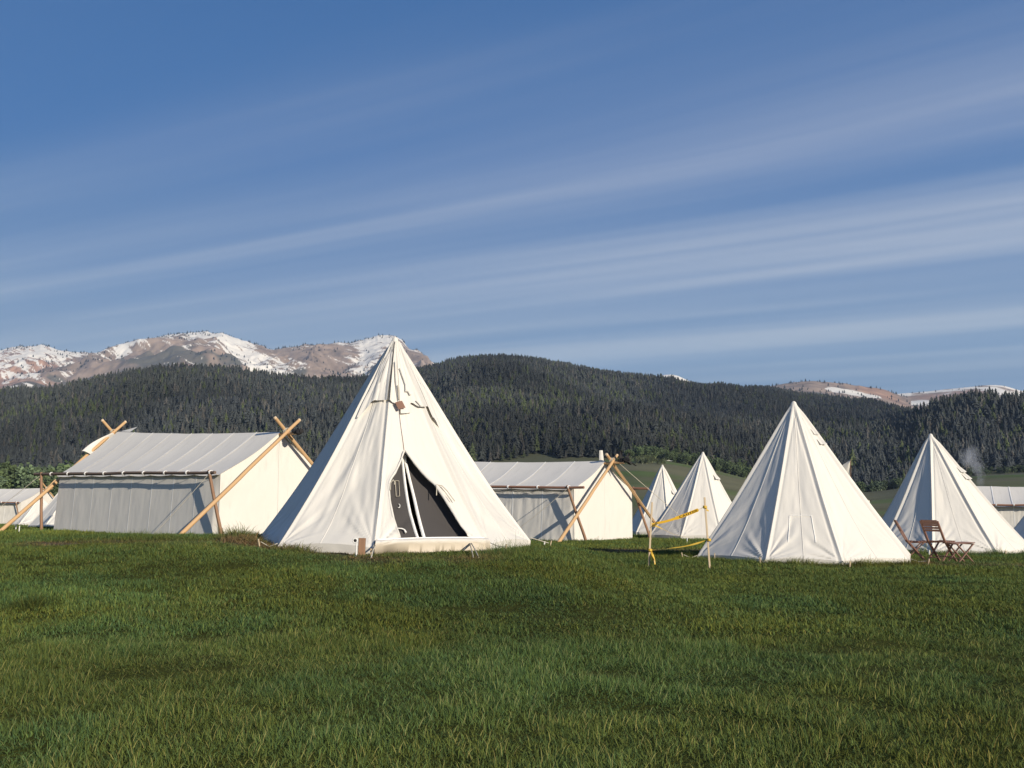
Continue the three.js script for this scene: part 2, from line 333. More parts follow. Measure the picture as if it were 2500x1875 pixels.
{
  const sn = (x, w, fx, fw, k) => fbm(x * fx + k, w * fw + k * 1.7, 5, 0.55);
  mountain('mountains', 'long rocky mountain range streaked with snow above the wooded ridge', [[-260, 880], [-120, 862], [0, 853], [60, 843], [110, 845], [150, 857], [240, 858], [300, 838], [340, 828], [380, 821], [440, 813], [500, 811], [540, 818], [570, 828], [600, 837], [660, 852], [700, 849], [760, 845], [830, 839], [880, 831], [920, 820], [950, 817], [975, 828], [1000, 850], [1030, 865], [1060, 886], [1110, 905], [1300, 940]], 6000, 1700, 0.5, {
    nx: 1200, nw: 230, seed: 3, jag: 26, rough: 230, trees: 0.018, tree: 14,
    green: (px, w) => smooth(0.66, 0.4, w) * 0.8,
    snow: (px, w, x, rid) => {
      const n = sn(x, w, 0.0045, 7, 2) * 0.36 + (0.6 * sn(x + w * 1700, w, 0.024, 22, 6) + 0.4 * sn(x + w * 2600, w, 0.06, 40, 3)) * 0.64;
      const bright = Math.exp(-Math.pow((px - 470 - (1 - w) * 320) / 95, 2)) * 0.17 + Math.exp(-Math.pow((px - 930 + (1 - w) * 90) / 40, 2)) * 0.15 + Math.exp(-Math.pow((px - 120) / 190, 2)) * 0.05 - Math.exp(-Math.pow((px - 790) / 70, 2)) * 0.03 - Math.exp(-Math.pow((px - 1040) / 50, 2)) * 0.07;
      const t = 0.556 - bright - 0.09 * smooth(0.82, 0.98, w) + 0.05 * smooth(0.6, 0.3, w) - 0.05 * (0.62 - rid);
      return smooth(t - 0.009, t + 0.009, n);
    },
  });
  mountain('mountains', 'small snow cap showing over the wooded ridge', [[1540, 950], [1590, 924], [1622, 914], [1645, 914], [1675, 926], [1710, 942], [1740, 960]], 5200, 900, 0.4, {
    nx: 120, nw: 60, seed: 7, jag: 6, rough: 40, trees: 0.002, tree: 12, green: () => 0, snow: (px, w, x) => smooth(0.3, 0.36, sn(x, w, 0.006, 5, 3) + 0.05),
  });
  mountain('mountains', 'rounded brown mountain with bands of snow beside the wooded ridge', [[1780, 975], [1840, 952], [1880, 943], [1920, 936], [1980, 930], [2050, 935], [2110, 944], [2150, 950], [2180, 960], [2220, 975]], 4600, 1200, 0.45, {
    nx: 320, nw: 110, seed: 11, jag: 9, rough: 60, trees: 0.02, tree: 13, green: (px, w) => smooth(0.8, 0.5, w),
    snow: (px, w, x) => { const band = Math.exp(-Math.pow((w - 0.80 + (px - 2050) * 0.0006) / 0.07, 2)) * smooth(1990, 2040, px) * smooth(2165, 2130, px); return smooth(0.56, 0.6, sn(x, w, 0.006, 7, 5) * 0.6 + band * 0.62 + 0.10 * smooth(0.93, 1, w)); },
  });
  mountain('mountains', 'far snowy plateau along the skyline beside the brown mountain', [[2120, 975], [2180, 962], [2230, 958], [2300, 951], [2360, 945], [2410, 940], [2450, 942], [2490, 953], [2540, 960], [2620, 950], [2800, 965]], 5400, 1000, 0.4, {
    nx: 320, nw: 80, seed: 17, jag: 5, rough: 40, trees: 0.01, tree: 12, green: () => 0,
    snow: (px, w, x) => smooth(0.40, 0.46, sn(x, w, 0.005, 7, 9) * 0.8 + 0.16 * Math.exp(-Math.pow((px - 2450) / 60, 2)) + 0.08 * smooth(0.9, 1, w)),
  });
}

// ---------------------------------------------------------------- conifers of the hills
M.needles = new THREE.MeshPhysicalMaterial({ vertexColors: true, roughness: 0.95, specularIntensity: 0.2 });
function conifer(seed, whorls, spread) {
  const R = rng(seed), pos = [], idx = [], col = [];
  const add = (p, c) => { pos.push(...p); col.push(...c); return pos.length / 3 - 1; };
  const bark = [0.75, 0.62, 0.5];
  const b = []; for (let k = 0; k < 4; k++) b.push(add([Math.cos(k * 1.571) * 0.012, 0, Math.sin(k * 1.571) * 0.012], bark)); const bt = add([0, 0.7, 0], bark);
  for (let k = 0; k < 4; k++) idx.push(b[k], b[(k + 1) % 4], bt);
  for (let w = 0; w < whorls; w++) {
    const t = w / whorls, y = 0.13 + 0.80 * t, rad = spread * Math.pow(1 - t, 0.62) * (0.8 + 0.4 * R()), h = 0.24 * (1 - 0.45 * t), n = 9;
    const top = add([(R() - 0.5) * 0.012, Math.min(1, y + h), (R() - 0.5) * 0.012], [0.85, 0.85, 0.8]), ring = [], ph = R() * 6;
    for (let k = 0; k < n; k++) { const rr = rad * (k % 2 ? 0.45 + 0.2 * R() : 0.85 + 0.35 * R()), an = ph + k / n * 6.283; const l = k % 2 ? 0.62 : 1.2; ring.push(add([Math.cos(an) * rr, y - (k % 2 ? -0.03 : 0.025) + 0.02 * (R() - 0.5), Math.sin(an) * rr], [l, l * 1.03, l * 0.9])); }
    for (let k = 0; k < n; k++) idx.push(top, ring[(k + 1) % n], ring[k]);
  }
  const g = geo(pos, idx, null, col).toNonIndexed(); g.computeVertexNormals(); return g;
}
function scatter(name, geos, mat, list, parent) {       // list of [variant, Matrix4, Color]
  geos.forEach((g, v) => {
    const mine = list.filter((q) => q[0] === v); if (!mine.length) return;
    const im = new THREE.InstancedMesh(g, mat, mine.length); im.name = name; im.castShadow = im.receiveShadow = true;
    mine.forEach((q, i) => { im.setMatrixAt(i, q[1]); im.setColorAt(i, q[2]); });
    parent.add(im);
  });
}
function place(x, y, z, sx, sy, turn, lx = 0, lz = 0) { return new THREE.Matrix4().compose(V(x, y, z), new THREE.Quaternion().setFromEuler(new THREE.Euler(lx, turn, lz, 'YXZ')), V(sx, sy, sx)); }
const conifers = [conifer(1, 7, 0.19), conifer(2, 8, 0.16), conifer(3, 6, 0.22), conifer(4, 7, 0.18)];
{
  const R = rng(77), list = [], S = 4.9;
  for (let z = -2420; z < -780; z += S) for (let x = -1560; x < 1560; x += S) {
    const jx = x + R() * S, jz = z + R() * S, q = R(), d = -jz, a = jx / d; if (Math.abs(a) > 0.66) continue;
    const Dc = curve(DCREST, a); if (d > Dc + 70) continue;
    const edge = DB + 10 + 60 * (fbm(jx * 0.012, jz * 0.012, 3) - 0.5) * 2; if (d < edge) continue;
    const open = smooth(0.62, 0.72, fbm(jx * 0.008 + 40, jz * 0.008, 4)); if (q < 0.06 + open * 0.8) continue;
    const y = terrain(jx, jz), tone = fbm(jx * 0.006 + 5, jz * 0.006 + 1, 4), young = smooth(0.54, 0.66, fbm(jx * 0.005 + 60, jz * 0.007 + 20, 3)), h = lerp(17, 12, young) * (0.5 + 0.85 * R()) ;
    const k = R(), dead = k < 0.12 ? 1 : 0; let c;
    if (dead) c = [0.086, 0.080, 0.078]; else if (k > 0.92 - 0.3 * young) c = [0.068, 0.082, 0.042]; else c = [lerp(0.042, 0.056, tone), lerp(0.047, 0.060, tone), lerp(0.058, 0.056, tone)];
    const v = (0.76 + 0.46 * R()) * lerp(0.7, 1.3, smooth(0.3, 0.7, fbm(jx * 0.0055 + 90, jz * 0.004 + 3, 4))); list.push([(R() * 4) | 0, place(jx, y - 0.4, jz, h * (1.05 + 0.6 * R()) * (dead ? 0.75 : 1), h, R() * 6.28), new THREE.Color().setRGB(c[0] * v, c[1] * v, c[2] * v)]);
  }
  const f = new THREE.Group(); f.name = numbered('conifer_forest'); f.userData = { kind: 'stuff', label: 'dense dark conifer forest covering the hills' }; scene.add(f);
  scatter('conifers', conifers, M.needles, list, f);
  const m = new THREE.Group(); m.name = numbered('mountain_trees'); m.userData = { kind: 'stuff', label: 'scattered small dark trees high on the snowy mountains' }; scene.add(m);
  scatter('conifers', conifers, M.needles, dots.map((t) => [(R() * 4) | 0, place(t[0], t[1] - 2, t[2], t[3] * 1.5, t[3], R() * 6), new THREE.Color().setRGB(0.04, 0.045, 0.04)]), m);
}
// ---------------------------------------------------------------- broad-leaved thickets along the forest foot
function bush(seed, n, tall) {
  const R = rng(seed), pos = [], idx = [], col = [];
  for (let i = 0; i < n; i++) {
    const th = R() * 6.283, ph = Math.acos(2 * R() - 1), r = Math.pow(R(), 0.4), lump = 0.75 + 0.5 * vnoise(th * 1.5 + seed, ph * 2);
    const c = V(Math.sin(ph) * Math.cos(th) * 0.32 * r * lump, tall + (1 - tall) * (0.5 + 0.5 * Math.cos(ph) * r * lump), Math.sin(ph) * Math.sin(th) * 0.32 * r * lump);
    const a = V(R() - 0.5, R() - 0.5, R() - 0.5).normalize().multiplyScalar(0.022 + 0.02 * R()), b = V(R() - 0.5, R() - 0.5, R() - 0.5).cross(a).normalize().multiplyScalar(0.022 + 0.02 * R());
    const k = pos.length / 3, l = 0.7 + 0.6 * R();
    for (const [s, t] of [[-1, -1], [1, -1], [1, 1], [-1, 1]]) { const q = c.clone().addScaledVector(a, s).addScaledVector(b, t); pos.push(q.x, q.y, q.z); col.push(l, l, l * 0.9); }
    idx.push(k, k + 1, k + 2, k, k + 2, k + 3);
  }
  for (let s = 0; s < 3; s++) { const k = pos.length / 3, x = (R() - 0.5) * 0.1, z = (R() - 0.5) * 0.1; pos.push(x - 0.012, 0, z, x + 0.012, 0, z, x * 1.6, tall + 0.4, z * 1.6, x, 0, z + 0.015); for (let q = 0; q < 4; q++) col.push(4.5, 3.6, 4.2); idx.push(k, k + 1, k + 2, k + 1, k + 3, k + 2); }
  return geo(pos, idx, null, col);
}
M.leaf = new THREE.MeshStandardMaterial({ vertexColors: true, roughness: 0.8, side: THREE.DoubleSide });
{
  const geos = [bush(5, 420, 0.2), bush(6, 460, 0.25), bush(7, 380, 0.06)], R = rng(9);
  const grove = (name, label, n, px0, px1, dist, spread, h0, h1, col) => {
    const list = [];
    for (let i = 0; i < n; i++) {
      const px = lerp(px0, px1, R()), d = dist(px) + (R() - 0.5) * 2 * spread, x = dirA(px, 1190) * d, h = lerp(h0, h1, R()), v = 0.7 + 0.6 * R();
      list.push([(R() * 3) | 0, place(x, terrain(x, -d) - 0.2, -d, h * (0.9 + 0.5 * R()), h, R() * 6.28), new THREE.Color().setRGB(col[0] * v, col[1] * v, col[2] * v * (0.8 + 0.4 * R()))]);
    }
    const g = new THREE.Group(); g.name = numbered(name); g.userData = { kind: 'stuff', label }; scene.add(g);
    scatter('thicket_leaves', geos, M.leaf, list, g);
  };
  grove('aspen_grove', 'pale green aspen trees at the foot of the forest beside the wall tent', 760, -200, 520, (px) => 620, 200, 9, 19, [0.095, 0.135, 0.07]);
  grove('aspen_grove', 'light green aspens along the top of the green slope behind the pointed tents', 220, 1530, 1860, (px) => 905, 25, 6, 13, [0.085, 0.12, 0.05]);
  grove('shrub_thicket', 'low scrubby thicket on the green slope beside the second wall tent', 60, 1500, 1625, () => 760, 28, 3, 6, [0.095, 0.115, 0.055]);
  grove('aspen_grove', 'green bushes at the forest foot between the two large right tents', 230, 2060, 2300, (px) => 900, 35, 5, 11, [0.07, 0.10, 0.05]);
  grove('aspen_grove', 'bushes edging the forest above the far right meadow', 110, 2330, 2560, () => 915, 25, 4, 8, [0.06, 0.085, 0.042]);
}

// ---------------------------------------------------------------- grass
M.grass = new THREE.MeshPhysicalMaterial({ vertexColors: true, roughness: 0.8, specularIntensity: 0.3, side: THREE.DoubleSide });
function tuft(seed, n, spread, l0, l1, wid, dry, bendy = 0.55) {
  const R = rng(seed), pos = [], idx = [], col = [];
  for (let i = 0; i < n; i++) {
    const a = R() * 6.283, r = Math.sqrt(R()) * spread, len = lerp(l0, l1, R() * R() * 0.6 + R() * 0.4), dir = R() * 6.283, lean = 0.15 + 1.05 * R(), bend = bendy * (0.3 + R()), w = wid * (0.6 + 0.8 * R());
    const bx = Math.cos(a) * r, bz = Math.sin(a) * r, dx = Math.cos(dir), dz = Math.sin(dir), tw = dir + (R() - 0.5) * 2.4, sx = -Math.sin(tw), sz = Math.cos(tw);
    const q = R(), v = 0.7 + 0.6 * R(); let c = q < dry ? [2.5, 1.65, 2.0] : q < dry + 0.2 ? [1.45, 1.2, 0.95] : q < 0.55 ? [0.88, 1.0, 1.2] : [1.05, 1.0, 0.85];
    const k = pos.length / 3;
    for (let s = 0; s < 4; s++) {
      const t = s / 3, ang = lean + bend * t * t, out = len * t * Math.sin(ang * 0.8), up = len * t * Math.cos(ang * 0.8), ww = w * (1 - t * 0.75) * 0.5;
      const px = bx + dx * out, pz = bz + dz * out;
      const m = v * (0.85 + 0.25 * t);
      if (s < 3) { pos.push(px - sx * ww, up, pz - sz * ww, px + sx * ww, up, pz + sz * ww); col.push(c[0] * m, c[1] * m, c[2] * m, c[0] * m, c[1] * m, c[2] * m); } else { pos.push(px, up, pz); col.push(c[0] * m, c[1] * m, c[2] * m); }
    }
    for (let s = 0; s < 2; s++) { const b = k + s * 2; idx.push(b, b + 1, b + 3, b, b + 3, b + 2); }
    idx.push(k + 4, k + 5, k + 6);
  }
  return geo(pos, idx, null, col);
}
let growGrass, tallSpots = [], ringSpots = [];
const footprints = [];                      // circles [x, z, radius] where canvas stands on the ground
{
  const geos = [
    tuft(1, 22, 0.085, 0.022, 0.066, 0.0034, 0.05), tuft(2, 22, 0.09, 0.02, 0.06, 0.0036, 0.09), tuft(3, 18, 0.075, 0.03, 0.09, 0.0036, 0.05),   // close
    tuft(4, 24, 0.13, 0.03, 0.09, 0.0068, 0.06), tuft(5, 24, 0.14, 0.028, 0.085, 0.0072, 0.1),                          // middle
    tuft(6, 20, 0.24, 0.05, 0.12, 0.014, 0.07),                                                       // far
    tuft(7, 24, 0.13, 0.08, 0.24, 0.006, 0.08, 0.7),                                                // tall clump
    tuft(8, 11, 0.06, 0.05, 0.15, 0.0042, 0.9, 0.9),                                                // dead clump
    tuft(9, 14, 0.16, 0.12, 0.36, 0.006, 0.3, 0.4),                                                // tall stalks by the tents
  ];
  const R = rng(42), list = [];
  const put = (v, x, z, s, k = 1) => {
    const y = terrain(x, z), w = worn(x, z), d = -z;
    const p = fbm(x * 0.42 + 20, z * 0.42, 4), yel = smooth(0.5, 0.7, fbm(x * 0.8 + 3, z * 0.5 + 8, 4)), blu = smooth(0.5, 0.68, fbm(x * 0.6 + 33, z * 0.4 + 18, 3));
    let c = [0.085, 0.118, 0.032]; c = c.map((q, i) => lerp(q, [0.110, 0.130, 0.026][i], yel * 0.5)); c = c.map((q, i) => lerp(q, [0.066, 0.118, 0.040][i], blu * 0.7));
    c = c.map((q, i) => lerp(q, [0.155, 0.105, 0.06][i], w * 0.9));
    const b = 1.13 * (0.72 + 0.6 * p) * (0.85 + 0.3 * R()) * k;
    const hs = s * (0.72 + 0.4 * smooth(0.3, 0.72, fbm(x * 0.9 + 1, z * 0.9 + 6, 4)) + 0.6 * smooth(0.45, 0.8, vnoise(x * 2.6 + 5, z * 2.6 + 2))) * lerp(1, 0.45, w) * (0.8 + 0.4 * R());
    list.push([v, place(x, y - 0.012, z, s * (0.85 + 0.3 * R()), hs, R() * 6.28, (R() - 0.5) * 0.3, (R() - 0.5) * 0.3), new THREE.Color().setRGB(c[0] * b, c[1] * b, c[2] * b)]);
  };
  const band = (d0, d1, per, fn) => {
    const A = 0.60, side = 1.2, area = A * (d1 * d1 - d0 * d0) + 2 * side * (d1 - d0), n = Math.round(area * per);
    for (let i = 0; i < n; i++) {
      const d = Math.sqrt(d0 * d0 + R() * (d1 * d1 - d0 * d0)), x = (R() * 2 - 1) * (A * d + side), z = -d;
      if (R() < worn(x, z) * 0.9) continue;
      if (footprints.some((f) => Math.hypot(x - f[0], z - f[1]) < f[2])) continue;
      fn(x, z);
    }
  };
  growGrass = () => {
    band(3.6, 9.5, 430, (x, z) => put((R() * 3) | 0, x, z, 1 + 0.25 * R()));
    band(9.5, 17, 190, (x, z) => put(3 + ((R() * 2) | 0), x, z, 1 + 0.25 * R()));
    band(17, 27, 75, (x, z) => put(3 + ((R() * 2) | 0), x, z, 1.35));
    band(27, 48, 18, (x, z) => put(5, x, z, 1.15));
    band(48, 110, 2.4, (x, z) => put(5, x, z, 1.9));
    band(3.6, 8, 3.0, (x, z) => { if (fbm(x * 1.3 + 20, z * 1.3, 3) > 0.5) put(7, x, z, 0.7 + 0.5 * R(), 0.9); });
    band(3.6, 14, 1.5, (x, z) => { if (fbm(x * 0.9 + 50, z * 0.9, 3) > 0.42) put(7, x, z, 0.7 + 0.4 * R(), 0.8); });
    band(3.8, 26, 1.6, (x, z) => { if (fbm(x * 0.5 + 70, z * 0.5, 3) > 0.5) put(6, x, z, 0.55 + 0.45 * R(), 0.8); });
    // taller clumps measured from the photograph: [px, py, how many, spread in metres, scale]
    for (const [px, py, n, sp, s, v, k] of tallSpots) {
      const g = groundAt(px, py);
      for (let i = 0; i < n; i++) put(v, g.x + (R() - 0.5) * 2 * sp, g.z + (R() - 0.5) * 0.5, s * (0.7 + 0.6 * R()), k ?? 0.85);
    }
    for (const [cx, cz, rad, a0, a1, n, v, s] of ringSpots) for (let i = 0; i < n; i++) { const an = lerp(a0, a1, R()) * Math.PI / 180, rr = rad * (1.0 + 0.16 * R()); put(v, cx + Math.sin(an) * rr, cz + Math.cos(an) * rr, s * (0.6 + 0.7 * R()), 0.85); }
    const g = new THREE.Group(); g.name = numbered('grass'); g.userData = { kind: 'stuff', label: 'short green pasture grass with dry yellow blades in front of the tents' }; scene.add(g);
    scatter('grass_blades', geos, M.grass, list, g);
    return list.length;
  };
}
function groundAt(px, py) { const r = ray(px, py); let s = 1; let p = V(0, EYE, 0); for (let d = 3; d < 140; d += 0.02) { p = V(0, EYE, 0).addScaledVector(r, d / -r.z); if (p.y <= terrain(p.x, p.z)) break; } return p; }

// ---------------------------------------------------------------- pointed tents
const DEG = Math.PI / 180;
function coneTent(o) {
  const c = V(o.x, terrain(o.x, -o.d), -o.d), t = thing(o.name, o.label, 'tent', c, o.group), E = o.edges, N = E.length;
  const H = o.H, R = o.R, hem = o.hem ?? 0.17, LS = Math.hypot(H, R), seed = o.seed, nu = o.nu ?? 44, nv = o.nv ?? 60;
  const facets = E.map((e, k) => { let f = E[(k + 1) % N]; if (f < e) f += 360; return { a: e * DEG, b: f * DEG, mid: (e + f) / 2 * DEG, half: (f - e) / 2 * DEG }; });
  const corner = E.map((e, k) => 1 + 0.05 * (hash2(k, seed) - 0.5));
  function S(k, s, v) {
    const F = facets[k], ph = F.mid + s * F.half, al = Math.abs(s);
    const Rb = R * lerp(corner[k], corner[(k + 1) % N], (s + 1) / 2);
    const rp = Math.cos(F.half) / Math.cos(s * F.half), lin = (1 - v);
    let r = Rb * rp * lin * (1 - (o.cave ?? 0.05) * Math.sin(Math.PI * v)) + (o.tip ?? 0.05) * v;
    const half = F.half * Math.max(0.03, Rb * lin);
    r -= (o.sag ?? 0.06) * (1 - s * s) * Math.sin(Math.PI * Math.pow(v, 0.8)) * Math.min(1, half * 1.2);
    const u = (1 - al) * half, pw = 0.028, pl = 0.75 * (o.pleat ?? 0.035) * (s > 0 ? 1 : 0.7) * smooth(0, 0.08, 1 - v);
    r += pl * Math.exp(-Math.pow(u / pw, 2)) - 0.7 * pl * Math.exp(-Math.pow((u - 2.3 * pw) / pw, 2));
    const b = v * LS, rho = Math.hypot(u, b), th = Math.atan2(b, u), sd0 = k * 7.3 + seed, sd = sd0 + (s > 0 ? 3.1 : 0);
    const ridges = (fbm(th * 4 + sd, sd + rho * 0.25, 2) - 0.5) * 2;
    r += (o.wrinkle ?? 0.05) * ridges * Math.exp(-rho / 1.1) * smooth(0.04, 0.3, rho) * smooth(0.02, 0.3, al) * (1 - Math.exp(-u / 0.1));
    r += (o.door && o.door.facet === k ? 0.05 : o.drape ?? 0.06) * (fbm(s * 1.3 + v * 1.7 + sd0, v * 2.4 - s * 0.9 + seed, 3) - 0.5) * smooth(0, 0.1, v) * smooth(0, 0.12, 1 - v) * Math.min(1, u * 3);
    r += 0.028 * (fbm(ph * 9 + seed, 2.5 + v, 3) - 0.5) * smooth(0.45, 0.95, v) * Math.min(1, lin * 14);
    const y = hem + (H - hem) * v + 0.05 * (1 - s * s) * Math.pow(1 - v, 8) * (0.4 + 1.2 * hash2(k + 5, seed));
    return V(Math.sin(ph) * r + (o.leanX ?? 0) * v, y, Math.cos(ph) * r + (o.leanZ ?? 0) * v);
  }
  const normalOf = (k, s, v) => { const e = 0.01, a = S(k, Math.min(1, s + e), v).sub(S(k, Math.max(-1, s - e), v)), b = S(k, s, Math.min(1, v + e)).sub(S(k, s, Math.max(0, v - e))); return a.cross(b).normalize(); };
  const flatN = (k) => { const a = S(k, -1, 0), b = S(k, 1, 0); return b.sub(a).cross(S(k, 0, 0.99).sub(a)).normalize(); };
  const onto = (k, s, v, off) => o.door && o.door.facet === k ? S(k, s, v).addScaledVector(flatN(k), off) : S(k, s, v).addScaledVector(normalOf(k, s, v), off);
  // where a measured point of the photograph meets facet k, as [s, v]
  const find = (k, px, py) => {
    const a = S(k, -1, 0), b = S(k, 1, 0), top = S(k, 0, 0.99), n = b.clone().sub(a).cross(top.clone().sub(a)).normalize();
    const q = onPlane(px, py, a.clone().add(c), n).sub(c), v = clamp((q.y - hem) / (H - hem), 0.004, 0.99), F = facets[k];
    const m = V(Math.sin(F.mid), 0, Math.cos(F.mid)), tn = V(Math.cos(F.mid), 0, -Math.sin(F.mid)); q.x -= (o.leanX ?? 0) * v; q.z -= (o.leanZ ?? 0) * v;
    return [Math.atan2(q.dot(tn), q.dot(m)) / F.half, v];
  };
  for (let k = 0; k < N; k++) {
    const w = facets[k].half * 2 * R;
    if (!(o.door && o.door.facet === k)) {
      part('canvas_panel', sheet((u, v) => S(k, Math.sin(Math.PI * (u - 0.5)), Math.pow(v, 1.25) * 0.992), nu, nv, w, LS), M.canvas, t);
      if (o.seams !== false) part('seam', sheet((u, v) => onto(k, (o.seamAt ?? 0.02) + (u - 0.5) * 0.016 / (facets[k].half * R * (1.02 - v * 0.9)), v * 0.9, 0.009 - 0.009 * Math.pow(2 * u - 1, 2)), 2, 60, 0.03, LS), M.canvas, t);
    }
    if (!(o.door && o.door.facet === k)) part('hem', sheet((u, v) => { const p = S(k, 2 * u - 1, 0), f = 1 - 0.012 * v + 0.012 * v * (fbm(u * 9 + k, v + seed, 2) - 0.5); return V(p.x * f, lerp(p.y + 0.004, -0.16, v), p.z * f); }, nu, 4, w, 0.2), M.hem, t);
  }
  // peak: a stitched canvas collar with the pole end showing
  const top = S(0, 0, 1); top.x = (o.leanX ?? 0); top.z = (o.leanZ ?? 0);
  part('peak_cap', tube([V(top.x, H - 0.2, top.z), V(top.x, H - 0.05, top.z), V(top.x, H + 0.035, top.z), V(top.x, H + 0.06, top.z)], [0.155 * (R / 2.75), 0.085, 0.05, 0.02], 12, true, V(0, 0, 0), 0.25), M.canvas, t);
  footprints.push([o.x, -o.d, R * 0.9]);
  return { t, c, S, onto, find, facets, normalOf, R, H, hem, LS };
}
// pegs and a short loop of rope at the corners of a tent
function pegs(T, E, R, list) {
  for (const k of list) {
    const p = T.S(k, -1, 0), q = V(p.x * 1.13, 0, p.z * 1.13), y = terrain(T.c.x + q.x, T.c.z + q.z) - T.c.y;
    part('peg', bar(V(q.x, y - 0.1, q.z), V(q.x + p.x * 0.02, y + 0.14, q.z + p.z * 0.02), 0.03, 0.02), M.stake, T.t);
    part('peg_loop', tube([V(p.x, 0.16, p.z), V((p.x + q.x) / 2, 0.11, (p.z + q.z) / 2), V(q.x, y + 0.09, q.z)], 0.009, 5, false), M.rope, T.t);
  }
}
const X = (px, d) => dirA(px, 1300) * d;

// ---- the large tent with its door tied open
{
  const dC = 19.3;
  const T = coneTent({ name: 'pointed_tent', label: 'large pointed white canvas tent with its dark screened door tied open', x: X(952, dC), d: dC, R: 2.87, H: 4.22, hem: 0.10, edges: [-100.7, -37, 1.8, 46.8, 91.3, 136, 180, 222], seed: 4, sag: 0.1, cave: 0.055, pleat: 0.025, wrinkle: 0.06, drape: 0.17, tip: 0.045, leanX: 0.045, door: { facet: 2 }, nu: 54, nv: 80, seamAt: -0.12 });
  const K = 2, t = T.t, F = T.facets[K];
  const Rp = [[990, 1104], [1022, 1143], [1049, 1171], [1070, 1190], [1098, 1237], [1118, 1272], [1146, 1322]].map((q) => T.find(K, ...q));
  const Lp = [[989, 1104], [980, 1128], [966, 1155], [951, 1178], [949, 1206], [957, 1255], [977, 1318]].map((q) => T.find(K, ...q));
  const byV = (l) => l.slice().sort((a, b) => a[1] - b[1]).map(([s, v]) => [v, s]);
  const cR = byV(Rp), cL = byV(Lp), vTop = Rp[0][1], vSill = Math.max(T.find(K, 1050, 1326)[1], 0.03);
  const mid = T.find(K, 975, 985)[0];
  const sR = (v) => (v >= vTop ? lerp(cR[cR.length - 1][1], mid, smooth(vTop, vTop + 0.2, v)) : curve(cR, v));
  const sL = (v) => (v >= vTop ? sR(v) - 0.0 : Math.min(curve(cL, v), sR(v)));
  const roll = (v, s, e) => 0.05 * Math.exp(-Math.abs(s - e) * 9) * smooth(vTop + 0.02, vTop - 0.12, v);
  const lift = (k, s, v, e) => T.onto(k, s, v, roll(v, s, e) + 0.03 * smooth(vTop + 0.3, vTop, v) * Math.exp(-Math.abs(s - e) * 4));
  const band = (f, v0, v1, nu, nv, w) => sheet((u, v) => f(u, lerp(v0, v1, v)), nu, nv, w, T.LS * (v1 - v0));
  part('canvas_panel', band((u, v) => { const e = sL(v) - 0.004; return lift(K, lerp(-1, e, u), v, e); }, vSill, 0.992, 34, 90, 1.5), M.canvas, t);
  part('canvas_panel', band((u, v) => { const e = sR(v) + 0.004; return lift(K, lerp(e, 1, u), v, e); }, vSill, 0.992, 34, 90, 1.5), M.canvas, t);
  part('door_sill', sheet((u, v) => { const q = T.onto(K, 2 * u - 1, lerp(0, vSill, v), 0.055 * Math.sin(Math.PI * v) + 0.035 + 0.012 * (fbm(u * 14, v * 3, 3) - 0.5)); if (v < 0.02) q.y = -0.15; return q; }, 50, 12, 2.9, -0.2), M.hem, t);
  part('sill_binding', tube(Array.from({ length: 30 }, (_, i) => T.onto(K, lerp(-0.97, 0.97, i / 29), vSill, 0.04)), 0.013, 6, true), M.seam, t);
  // rolled edges of the flaps
  part('flap_roll', tube(Array.from({ length: 34 }, (_, i) => { const v = lerp(vSill + 0.01, vTop, i / 33); return T.onto(K, sL(v) - 0.015, v, 0.06); }), Array.from({ length: 34 }, (_, i) => 0.010 + 0.008 * Math.sin(Math.PI * i / 33) + 0.01 * vnoise(i * 0.8, 2)), 9), M.canvas, t);
  part('flap_roll', tube(Array.from({ length: 34 }, (_, i) => { const v = lerp(vSill + 0.01, vTop, i / 33); return T.onto(K, sR(v) + 0.02, v, 0.075); }), Array.from({ length: 34 }, (_, i) => 0.012 + 0.018 * Math.sin(Math.PI * i / 33) + 0.01 * vnoise(i * 0.8, 5)), 9), M.canvas, t);
  // the insect screens behind, parted in the middle
  const strip = (list) => { const q = list.map((p) => T.find(K, ...p)).sort((a, b) => a[1] - b[1]).map(([s, v]) => [v, s]); return (v) => curve(q, v); };
  const z1 = strip([[990, 1110], [1001, 1202], [1014, 1264], [1032, 1325]]), z2 = strip([[998, 1110], [1020, 1202], [1031, 1255], [1047, 1325]]);
  const inner = -0.13;
  part('door_screen', band((u, v) => T.onto(K, lerp(sL(v) - 0.22, z1(v), u), v, inner - 0.02 * Math.sin(u * 3)), vSill - 0.01, vTop, 10, 24, 1), M.screen, t);
  part('door_screen', band((u, v) => T.onto(K, lerp(z2(v), sR(v) + 0.25, u), v, inner - 0.03 * Math.sin(u * 3)), vSill - 0.01, vTop, 14, 24, 1), M.screen, t);
  const zip = (z, w) => band((u, v) => T.onto(K, z(v) + (u - 0.5) * w / (1.05 - v), v, inner + 0.035 - 0.03 * Math.pow(2 * u - 1, 2)), vSill - 0.012, vTop + 0.004, 6, 40, 0.1);
  part('zip_band', zip(z1, 0.062), M.seam, t); part('zip_band', zip(z2, 0.066), M.seam, t);
  // a small stitched label and ties on the screen
  const sq = (k, px, py, w, h, offz, mat, name, bend = 0, rot = 0) => { const [s, v] = T.find(k, px, py), n = T.normalOf(k, s, v), o = T.onto(k, s, v, offz), x = V(Math.cos(F.mid), 0, -Math.sin(F.mid)), y = n.clone().cross(x).normalize(); const cr = Math.cos(rot), sr = Math.sin(rot); return part(name, sheet((a, b) => { const p = (a - 0.5) * w, q = (b - 0.5) * h; return o.clone().addScaledVector(x, p * cr - q * sr).addScaledVector(y, p * sr + q * cr).addScaledVector(n, bend * Math.sin(a * 3)); }, 4, 4, w, h), mat, t); };
